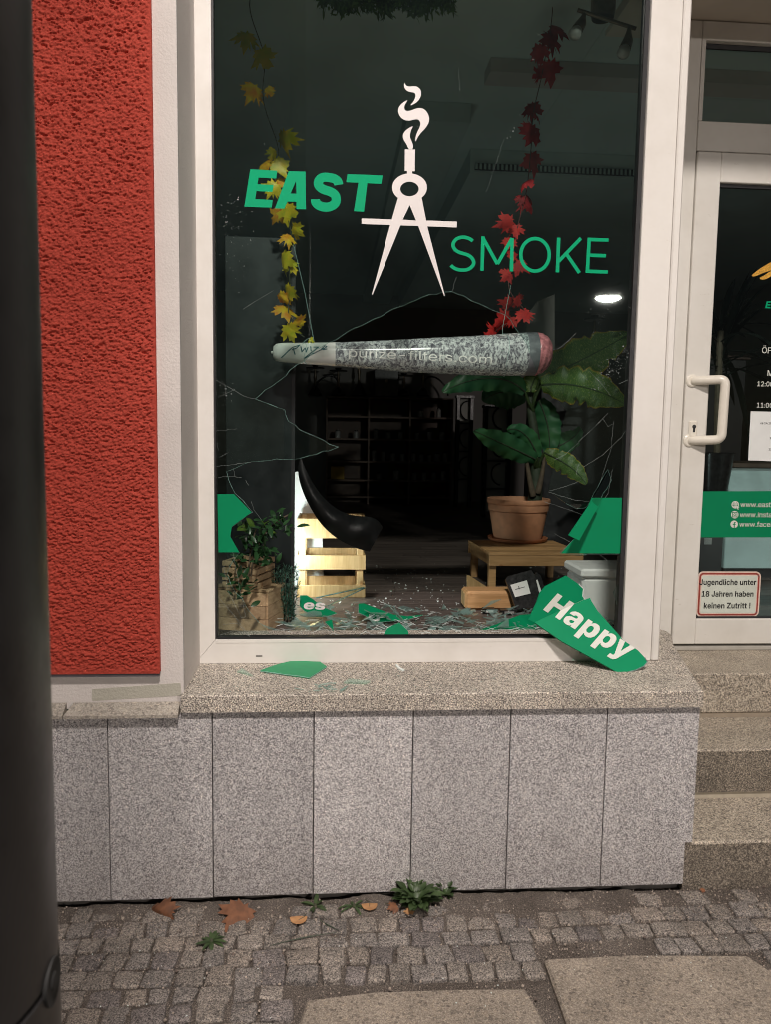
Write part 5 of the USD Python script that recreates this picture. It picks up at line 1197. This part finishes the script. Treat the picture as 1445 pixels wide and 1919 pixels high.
t_, n_p, l_p = flat('second black pouch half behind the first, label at a slant', 'black_pouch', 'pouch', [(1000, 1080), (1006, 1072), (1014, 1078), (1030, 1132), (1010, 1138)], gy+.03, .2, .018, 'pouch_black', 'black pouches with white labels')
patch(t_, n_p, l_p, [(1002, 1088), (1008, 1086), (1018, 1116), (1010, 1118)], 'label_white')
t = thing('fallen_board', 'pale wooden board leaning at the left front leg of the stool', 'board', P(890, 1100, z=FZ))
part(t, 'board', map_poly(Polygon([(876, 1078), (881, 1079), (918, 1103), (918, 1108), (876, 1102)]), lambda a, b: P(a, b, n=np.array([.3, -1, 0]), p0=P(895, 1095, y=sy-.12)), .016, (0, 1, 0)), 'crate_pine')
bx0, bx1 = P(873, 1144, z=FZ), P(1012, 1140, z=FZ)
zb1 = P(885, 1108, y=bx0[1])[2]
t = thing('wooden_block', 'thick pale wooden beam lying on the floor before the stool', 'wood block', ((bx0[0]+bx1[0])/2, bx0[1]+.06, FZ))
part(t, 'beam', bx(bx0[0], bx1[0], bx0[1], bx0[1]+.14, FZ+.002, zb1, .012), 'stool_wood')
part(t, 'cut_end', bx(bx0[0]-.003, bx0[0]+.001, bx0[1]+.014, bx0[1]+.126, FZ+.016, zb1-.014), 'crate_pine')
for k, (a, b, w_, h_, lb_) in enumerate(((950, 1133, 17, 22, 'small black box nearest the beam end with grey label'), (975, 1136, 22, 20, 'black box with grey label in the middle of the goods'), (1002, 1130, 16, 18, 'dark tin with a yellow tag beside the lettered shard'), (918, 1150, 24, 9, 'flat black packet lying on the glass heap'), (955, 1152, 30, 8, 'long black packet lying below the small boxes'))):
    c = P(a, b, z=FZ+.002); kk = np.linalg.norm(c-CAM)/CF; ww, hh_ = w_*kk, h_*kk
    t = thing('goods_box' if k < 3 else 'goods_packet', lb_, 'box' if k < 3 else 'packet', c)
    part(t, 'carton', bx(c[0]-ww/2, c[0]+ww/2, c[1], c[1]+.045, FZ+.003, FZ+.003+hh_, .003), 'pouch_black')
    part(t, 'label', bx(c[0]-ww*.3, c[0]+ww*.3, c[1]-.0012, c[1]-.0004, FZ+.003+hh_*.25, FZ+.003+hh_*.75), ['jar_grey', 'jar_grey', 'tag_yellow', 'label_white', 'jar_grey'][k])
wy = P(1120, 1172, z=FZ)[1]
w0, w1 = P(1086, 1165, y=wy), P(1176, 1066, y=wy)
t = thing('plastic_bin', 'white plastic bin standing at the right window corner', 'bin', ((w0[0]+w1[0])/2, wy+.12, FZ))
part(t, 'body', bx(w0[0]+.010, w1[0]+.10, wy, wy+.26, FZ+.001, w1[2]-.045, .016), 'plastic_white')
part(t, 'rim', bx(w0[0]-.002, w1[0]+.112, wy-.012, wy+.272, w1[2]-.044, w1[2], .010), 'plastic_white')

# ================================================================== BACK OF THE SHOP
SY = P(700, 945, z=FZ)[1]
sx0, sx1 = P(612, 745, y=SY)[0], P(848, 745, y=SY)[0]; stz = P(700, 744, y=SY)[2]
t = thing('shelving_unit', 'dark wooden shelving unit along the back wall of the shop', 'shelf', ((sx0+sx1)/2, SY+.2, FZ))
ups = [P(px, 800, y=SY)[0] for px in (612, 691, 769, 848)]
for x in ups: part(t, 'upright', bx(x-.012, x+.012, SY, SY+.34, FZ+.001, stz-.026, .002), 'shelf_pale')
hs_ = [P(700, py, y=SY)[2] for py in (782, 824, 866, 901, 932)]
for a, b in zip(ups[:-1], ups[1:]):
    for z in hs_: part(t, 'shelf_board', bx(a+.0125, b-.0125, SY+.004, SY+.33, z-.012, z+.012, .002), 'shelf_pale')
part(t, 'top_board', bx(sx0-.02, sx1+.02, SY-.01, SY+.345, stz-.025, stz, .003), 'shelf_wood')
part(t, 'back_panel', bx(sx0, sx1, SY+.342, SY+.352, FZ+.002, stz-.027), 'shelf_wood')
rj = np.random.default_rng(8)
k = 0
for col, zi, n in ((1, 2, 4), (2, 2, 5), (1, 1, 3), (2, 1, 3), (2, 3, 4), (1, 3, 2), (2, 0, 2), (0, 1, 2)):
    names = ['left', 'middle', 'right'][col]; lev = ['top', 'second', 'third', 'fourth'][zi]
    for q in range(n):
        x = ups[col]+(ups[col+1]-ups[col])*(q+.6)/(n+.3); z = hs_[zi]+.013; r_ = rj.uniform(.025, .04); h_ = rj.uniform(.09, .16)
        tj = thing('jar', f'{["first","second","third","fourth","fifth"][q]} grey jar from the left, {lev} row, {names} bay of the back shelf', 'jar', (x, SY+.09, z), f'jars in the {lev} row of the {names} shelf bay')
        part(tj, 'body', lathe([(0, z), (r_, z), (r_, z+h_*.8), (r_*.7, z+h_*.88), (0, z+h_*.88)], 14, (x, SY+.09, 0)), 'jar_grey', smooth=40)
        part(tj, 'lid', lathe([(r_*.75, z+h_*.885), (r_*.75, z+h_), (0, z+h_)], 14, (x, SY+.09, 0)), 'hookah_dark', smooth=40)
c = P(632, 897, y=SY); t = thing('yellow_carton', 'dim yellow carton low in the left shelf bay', 'carton', (c[0], SY+.1, hs_[3]+.013))
part(t, 'box', bx(c[0]-.09, c[0]+.09, SY+.02, SY+.2, hs_[3]+.0135, hs_[3]+.18, .003), 'box_yellow'); part(t, 'flap', bx(c[0]-.088, c[0]+.088, SY+.03, SY+.19, hs_[3]+.181, hs_[3]+.184), 'box_yellow')
def hookah(px, ytop, ybot, yy, label, hose=0, s=1.0):
    b0, b1 = P(px, ybot, y=yy), P(px, ytop, y=yy); h_ = b1[2]-b0[2]; x, z = b0[0], b0[2]+.001
    t_ = thing('water_pipe', label, 'water pipe', (x, yy, z), 'water pipes on top of the back shelf' if yy > 5 else None)
    part(t_, 'vase', lathe([(0, z), (.09*s, z), (.10*s, z+.02), (.06*s, z+h_*.22), (.025*s, z+h_*.32), (0, z+h_*.32)], 20, (x, yy, 0)), 'hookah_dark', smooth=True)
    part(t_, 'stem', lathe([(.022*s, z+h_*.3), (.014*s, z+h_*.5), (.026*s, z+h_*.6), (.014*s, z+h_*.7), (.012*s, z+h_*.9)], 14, (x, yy, 0)), 'track_metal', smooth=True)
    part(t_, 'tray', lathe([(0, z+h_*.88), (.12*s, z+h_*.88), (.125*s, z+h_*.91), (0, z+h_*.90)], 20, (x, yy, 0)), 'hookah_dark', smooth=40)
    part(t_, 'bowl', lathe([(.02*s, z+h_*.9), (.045*s, z+h_*.98), (.045*s, z+h_), (0, z+h_)], 14, (x, yy, 0)), 'hookah_dark', smooth=40)
    if hose: part(t_, 'hose', tube(curve([(x, yy, z+h_*.5), (x+hose*.10, yy-.03, z+h_*.72), (x+hose*.26, yy-.04, z+h_*.5), (x+hose*.34, yy-.03, z+.01)], 20), .012*s, 8), 'hookah_dark', smooth=True)
hookah(590, 684, 743, SY+.15, 'slim dark water pipe at the left end of the shelf top'); hookah(633, 690, 743, SY+.12, 'water pipe with a tall hose loop on the shelf top', -1)
hookah(672, 668, 743, SY+.17, 'tall thin water pipe left of the dark case on the shelf top'); hookah(757, 700, 743, SY+.14, 'short water pipe right of the dark case on the shelf top'); hookah(793, 692, 743, SY+.14, 'water pipe with hose falling right on the shelf top', 1)
c0_, c1_ = P(700, 743, y=SY+.1), P(748, 690, y=SY+.1); t = thing('dark_case', 'dark boxy case among the water pipes on the shelf', 'case', ((c0_[0]+c1_[0])/2, SY+.18, stz)); part(t, 'case', bx(c0_[0], c1_[0], SY+.06, SY+.30, stz+.001, c1_[2], .01), 'hookah_dark'); part(t, 'clasp', bx((c0_[0]+c1_[0])/2-.02, (c0_[0]+c1_[0])/2+.02, SY+.052, SY+.059, stz+.2, stz+.24), 'track_metal')
def cabinet(pxa, pxb, pya, pyb, yy, label):
    a, b = P(pxa, pyb, y=yy), P(pxb, pya, y=yy)
    t_ = thing('display_cabinet', label, 'cabinet', ((a[0]+b[0])/2, yy+.1, FZ), None)
    part(t_, 'back_panel', bx(a[0], b[0], yy+.10, yy+.11, FZ+.06, b[2]-.03), 'wall_pale')
    for x in (a[0], b[0]): part(t_, 'upright', bx(x-.02, x+.02, yy, yy+.12, FZ+.001, b[2]-.032, .002), 'hookah_dark')
    part(t_, 'top', bx(a[0]-.03, b[0]+.03, yy-.01, yy+.13, b[2]-.03, b[2]), 'hookah_dark')
    for s in (.25, .5, .75):
        z = FZ+(b[2]-FZ)*s; part(t_, 'shelf', bx(a[0]+.021, b[0]-.021, yy+.004, yy+.098, z, z+.015), 'hookah_dark')
        xm = (a[0]+b[0])/2; part(t_, 'hung_pipe', tube(curve([(xm+.05, yy+.05, z+.05), (xm-.04, yy+.05, z+.12), (xm-.05, yy+.05, z+.22), (xm+.05, yy+.05, z+.30)], 14), .010, 6), 'hookah_dark')
cabinet(856, 886, 742, 935, SY-.4, 'narrow black display cabinet right of the back shelf'); cabinet(908, 958, 760, 935, SY-1.6, 'black display cabinet with pale back behind the banana stem')
ay = 4.4; pts = [(985, 662), (987, 610), (993, 585), (1008, 565), (1040, 552), (1040, 662)]
t = thing('arched_board', 'grey arched board standing at the back behind the red leaves', 'board', P(1012, 660, y=ay)); part(t, 'board', map_poly(Polygon(pts), lambda a, b: P(a, b, y=ay), .03, (0, 1, 0)), 'wall_pale')
hookah(1112, 592, 665, 3.2, 'dark water pipe below the lamp reflection at the right', 0, .7)
cy_ = P(1112, 665, y=3.2); t = thing('bar_counter', 'dark counter at the back right behind the banana leaves', 'counter', (cy_[0], 3.3, FZ)); part(t, 'body', bx(cy_[0]-.45, cy_[0]+1.2, 3.06, 3.5, FZ+.001, cy_[2]-.03, .004), 'counter_dark'); part(t, 'top', bx(cy_[0]-.47, cy_[0]+1.22, 3.03, 3.52, cy_[2]-.029, cy_[2], .004), 'shelf_wood')
# ceiling spotlight
yt = .34
a, b = P(1083, 20, y=yt), P(1192, 55, y=yt); m_ = P(1138, 28, y=yt)
t = thing('ceiling_spotlight', 'brown metal spotlight bar with two unlit bulbs at the upper right', 'ceiling light', (m_[0], yt, a[2]))
part(t, 'bar', tube([a, b], .008, 8), 'track_metal', smooth=True); part(t, 'base', lathe([(.045, a[2]+.0), (.050, a[2]+.03), (.050, CZ-.001), (0, CZ-.001), (0, a[2])], 24, (m_[0], yt+.05, 0)), 'track_metal', smooth=40)
for (u, v), (u2, v2), (u3, v3) in (((1096, 26), (1090, 45), (1077, 66)), ((1180, 52), (1177, 78), (1168, 102))):
    q0, q1, q2 = P(u, v, y=yt), P(u2, v2, y=yt-.02), P(u3, v3, y=yt-.05)
    sp_ = part(t, 'spot_head', tube([q0, q0*.5+q1*.5, q1, q1*.4+q2*.6], [.007, .012, .021, .024], 12), 'track_metal', smooth=40); part(sp_, 'bulb', tube([q1*.38+q2*.62, q2, q2+(q2-q1)*.12], [.022, .026, .012], 12), 'bulb_glass', smooth=True)
# moss garland at the window head
mo = []
for k in range(1300):
    px = rs.uniform(600, 852); c = P(px, rs.normal(3, 9)+6*math.sin(px*.09), y=.52+rs.uniform(-.04, .04)); mo.append(blade(c, rs.normal(0, 1, 3)+np.array([0, 0, -.6]), rs.normal(0, 1, 3), rs.uniform(.02, .045), .011, .3, 4, .1))
t = thing('moss_garland', 'dark green moss garland hanging from the window head', 'garland', P(725, 5, y=.52)); part(t, 'strands', cat(*mo), 'moss', kind='stuff'); part(t, 'cord', tube([P(598, -6, y=.52), P(725, -2, y=.52), P(855, -6, y=.52)], .006, 6), 'vine_stem')
# ---- behind the door
t = thing('counter_cabinet', 'pale teal counter behind the door glass', 'counter', P(1440, 1100, z=FZ)); q = P(1395, 1090, z=FZ)
xa = P(1360, 1000, y=1.9)[0]; zt2 = P(1400, 868, y=1.9)[2]
part(t, 'front', bx(xa, xa+1.4, 1.90, 2.4, FZ+.08, zt2-.03, .004), 'counter_teal'); part(t, 'worktop', bx(xa-.02, xa+1.42, 1.87, 2.42, zt2-.029, zt2, .004), 'shelf_wood'); part(t, 'plinth', bx(xa+.02, xa+1.38, 1.93, 2.38, FZ+.001, FZ+.079), 'counter_dark')
t = thing('dark_cabinet', 'low black cabinet behind the door left of the counter', 'cabinet', P(1335, 1070, y=1.5)); xa2, xb2 = P(1305, 1000, y=1.5)[0], P(1356, 1000, y=1.5)[0]
part(t, 'body', bx(xa2, xb2, 1.5, 1.85, FZ+.001, P(1335, 925, y=1.5)[2], .003), 'counter_dark'); part(t, 'note', bx(P(1320, 1010, y=1.5)[0], P(1334, 1010, y=1.5)[0], 1.4975, 1.4995, P(1320, 1020, y=1.5)[2], P(1320, 1008, y=1.5)[2]), 'jar_grey')
py0 = 1.62; zc_ = P(1335, 925, y=1.5)[2]+.001
t = thing('palm_plant', 'dark spiky palm in a black pot behind the door handle', 'plant', (P(1340, 920, y=py0)[0], py0, zc_))
x_ = P(1342, 880, y=py0)[0]
part(t, 'pot', lathe([(0, zc_), (.07, zc_), (.10, P(1340, 850, y=py0)[2]), (.09, P(1340, 848, y=py0)[2]), (0, P(1340, 852, y=py0)[2])], 20, (x_, py0, 0)), 'hookah_dark', smooth=40)
tz = P(1340, 700, y=py0)[2]
part(t, 'stem', tube(curve([(x_, py0, P(1340, 852, y=py0)[2]), (x_-.01, py0, (tz+zc_)/2+.1), (x_-.02, py0, tz+.25)], 12), .02, 8), 'bark')
for k in range(46):
    a_ = rs.uniform(0, 2*math.pi); e_ = rs.uniform(-.2, 1.35); d_ = np.array([math.cos(a_)*math.cos(e_), math.sin(a_)*math.cos(e_)*.6, math.sin(e_)])
    part(t, 'leaf', blade((x_-.02, py0, tz+rs.uniform(-.05, .30)), d_, (-d_[0]*.5, -.2, 1.0), rs.uniform(.35, .62), .045, rs.uniform(.35, .8)*(1.1-e_*.6), 9, .15), 'palm_leaf', smooth=True)

# ================================================================== WEEDS AND DRY LEAVES ON THE PAVEMENT
rw = np.random.default_rng(17)
def rosette(px, py, wpx, n, label, upright=.3, lw=.32, grp=None):
    c = P(px, py, z=.004); s = wpx/CF*np.linalg.norm(c-CAM)/2; t_ = thing('weed', label, 'weed', c)
    part(t_, 'root_crown', lathe([(0, c[2]-.004), (.008, c[2]-.002), (.004, c[2]+.008), (0, c[2]+.009)], 8, (c[0], c[1], 0)), 'vine_stem')
    for k in range(n):
        a_ = 2*math.pi*k/n*2.4+rw.uniform(-.3, .3); e_ = rw.uniform(upright*.5, upright*1.4); L = s*rw.uniform(.6, 1.1)
        d_ = np.array([math.cos(a_)*math.cos(e_), math.sin(a_)*math.cos(e_), math.sin(e_)]); b_ = c+d_*L*(rw.uniform(.05, .75) if upright > .5 else .05)
        part(t_, 'leaf', blade(b_, d_, (0, 0, 1), L*(.42 if upright > .5 else 1), L*lw*(.62 if upright > .5 else .8), rw.uniform(.1, .5), 7, rw.uniform(.05, .3)), 'weed_leaf', smooth=True)
rosette(782, 1690, 94, 170, 'largest leafy weed clump at the foot of the granite base', .62, .40); rosette(838, 1680, 50, 44, 'small weed touching the right of the large clump', .8, .45)
rosette(590, 1697, 56, 10, 'flat dandelion rosette left of the pale round leaf', .25, .30); rosette(663, 1697, 50, 9, 'narrow leaved weed beside the pale round leaf', .25, .26); rosette(396, 1763, 52, 16, 'green rosette alone among the cobbles at the left', .3, .36)
def dry(label, px, py, size, ang, m, tilt, curl, z=.012, sq=1.0, round_=False):
    c = P(px, py, z=z); s = size/CF*np.linalg.norm(c-CAM)
    t_ = thing('dry_leaf', label, 'dry leaf', c)
    if round_:
        q = np.array([(math.cos(a)*(1+.08*math.sin(5*a)), math.sin(a)*.85) for a in np.linspace(0, 2*math.pi, 18)[:-1]]); v2, f = trimesh.creation.triangulate_polygon(Polygon(q), engine='earcut')
        m2 = trimesh.Trimesh(np.c_[v2, np.zeros(len(v2))], f, process=False).subdivide(); v = np.array(m2.vertices); v[:, 2] = .18*v[:, 0]**2+.05*np.sin(v[:, 1]*6)
        part(t_, 'blade', trimesh.Trimesh(v*s/2+c, m2.faces, process=False), m, smooth=True)
    else: part(t_, 'blade', maple(c+np.array([0, 0, .006]), s, ang, tilt, curl, face=(0, -.25, 1), sq=sq), m, smooth=True)
    part(t_, 'stalk', tube([c, c+np.array([.02*math.cos(ang), .02*math.sin(ang), .004]), c+np.array([.04*math.cos(ang+.4), .04*math.sin(ang+.4), .002])], .0012, 5), 'vine_stem')
dry('brown maple leaf lying before the second granite slab', 446, 1716, 64, 2.6, 'dry_leaf', (.25, .2), .3)
dry('curled brown maple leaf at the dark gap under the slabs', 298, 1706, 62, 1.0, 'dry_leaf', (.5, -.6), 1.1, .016, .6); dry('pale tan leaf between the dandelion and the cobbles', 559, 1723, 28, .5, 'dry_leaf_pale', (0, 0), .1, .008, 1, True)
dry('holed tan leaf right of the narrow weed', 692, 1698, 26, 1.5, 'dry_leaf_pale', (0, 0), .1, .012, 1, True); dry('small orange leaf left of the large weed clump', 738, 1701, 22, 2.0, 'dry_leaf', (.2, .2), .4, .010)
dry('tan leaf scrap under the large weed clump', 768, 1708, 18, .2, 'dry_leaf_pale', (0, .2), .4, .008); dry('tiny orange leaf before the lowest step', 1317, 1669, 10, 1.2, 'dry_leaf', (0, 0), .3, .006)
for k, (pts, lb_) in enumerate((([(505, 1771), (560, 1758), (632, 1746)], 'long dark grass blade lying on the cobbles'), ([(598, 1722), (615, 1733), (634, 1742)], 'short dark grass blade above the long one'))):
    q = [P(a, b, z=.006) for a, b in pts]; t = thing('grass_blade', lb_, 'grass blade', q[0]); part(t, 'blade', tube(curve(q, 10), np.r_[np.linspace(.0008, .0022, 5), np.linspace(.0022, .0006, 5)], 5), 'stem_dark')
